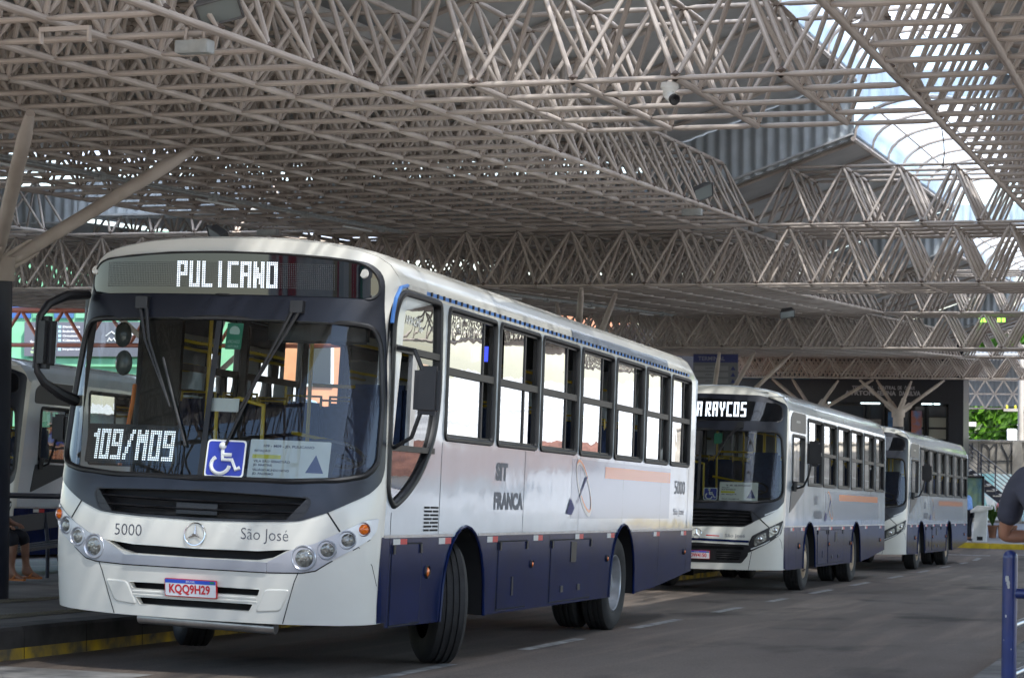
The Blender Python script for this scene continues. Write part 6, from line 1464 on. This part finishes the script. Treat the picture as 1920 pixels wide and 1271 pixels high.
mb = MB(); text_on(mb, '3721-5427', -1.12, -.44, 5.74, 5.83, f, .02); text_on(mb, '98275-2557', -1.16, -.40, 5.60, 5.69, f, .02); mb.build('phone_lettering', mat('pale_green_letters', (.45, .62, .35), .5), s, False, fix=False)
mb = MB()
for k in range(6): z = 6.465 - k * .145; mb.add([f(-.16, z - .04), f(-.06, z - .04), f(-.06, z + .04), f(-.16, z + .04)], [(0, 1, 2, 3)])
mb.build('sign_bullets', mat('pale_blue_print', (.35, .62, .72), .5), s, False, fix=False)
root = empty('house', (-25, 66, -5), 'orange walled house seen through the windscreen of the nearest bus', 'house')
mb = MB(); mb.box(-4.5, 6, 0, 8, 0, 8); mb.build('wall', M_ORW, root, False); mb = MB(); mb.box(-4.5, 6, -.03, 0, 3.2, 3.9); mb.build('blue_band', M_BLUE, root, False)
for x in (-3.4, -1.0, 1.4, 3.8):
    mb = MB(); mb.box(x, x + 1.1, -.06, .05, 4.6, 6.0); w = mb.build('window', M_PLATEW, root, False); mb = MB(); mb.box(x + .08, x + 1.02, -.075, -.055, 4.7, 5.9); mb.build('pane', M_GLD, w, False)
def house(label, x, y, w, dp, zt_, rh, mw_, yaw=0.):
    z0 = -8.6; root = empty('house', (x, y, z0), label, 'house', 'houses down the hill at right'); root.rotation_euler = (0, 0, yaw); h = zt_ - z0
    mb = MB(); mb.box(-w / 2, w / 2, -dp / 2, dp / 2, 0, h); mb.build('wall', mw_, root, False)
    mb = MB(); e = .4; mb.add([(-w / 2 - e, -dp / 2 - e, h), (w / 2 + e, -dp / 2 - e, h), (w / 2 + e, dp / 2 + e, h), (-w / 2 - e, dp / 2 + e, h), (-w / 2 - e, 0, h + rh), (w / 2 + e, 0, h + rh)], [(0, 1, 5, 4), (2, 3, 4, 5), (0, 4, 3), (1, 2, 5), (0, 3, 2, 1)]); mb.build('roof', M_TILER, root, False)
    for k in range(int(w / 2.2)):
        a = -w / 2 + .7 + k * 2.2; mb = MB(); mb.box(a, a + 1.1, -dp / 2 - .05, -dp / 2 + .05, h - 2.0, h - .8); mb.build('window', M_GLD, root, False)
house('white house with clay tile roof down the hill at right', 27, 96, 9, 8, -4.6, 1.7, M_WHW, .2)
house('cream house with clay tile roof beyond the white house', 34, 92, 11, 9, -3.8, 1.8, M_CREW, -.15)
house('white shed with tile roof just down the slope at right', 17, 66, 6, 6, -4.9, 1.3, M_WHW, .35)
house('small white house with tile roof beyond the shed', 13.5, 78, 5, 6, -4.6, 1.3, M_WHW, -.2)
house('wide white hall with low tile roof far down the hill', 44, 112, 18, 12, -2.6, 1.9, M_WHW, .1)
house('small cream house with steep tile roof near the right road', 14.5, 96, 5, 6, -5.0, 1.2, M_CREW, -.1)
# shop fronts across the street behind the camera, reflected in the sign glass
root = empty('shop_row', (4, -24, road_z(-24)), 'row of painted shop fronts across the street, mirrored in the bus sign', 'building')
mb = MB(); mb.box(-22, 22, -8, 0, 0, 7.5); mb.build('wall', M_WHW, root, False)
r_ = np.random.RandomState(5); x = -21.5
PAL = [mat(f'shop_paint_{k}', c, .5) for k, c in enumerate(((.45, .03, .04), (.30, .40, .42), (.40, .03, .04), (.03, .22, .13), (.50, .52, .50), (.03, .06, .25), (.06, .06, .07), (.45, .36, .22)))]
while x < 21:
    w = r_.uniform(.5, 2.2); mb = MB(); mb.box(x, x + w, .0, .12, .2 if r_.rand() < .5 else 2.8, r_.uniform(4.5, 7.2)); mb.build('shop_panel', PAL[r_.randint(len(PAL))], root, False); x += w + r_.uniform(.05, .5)
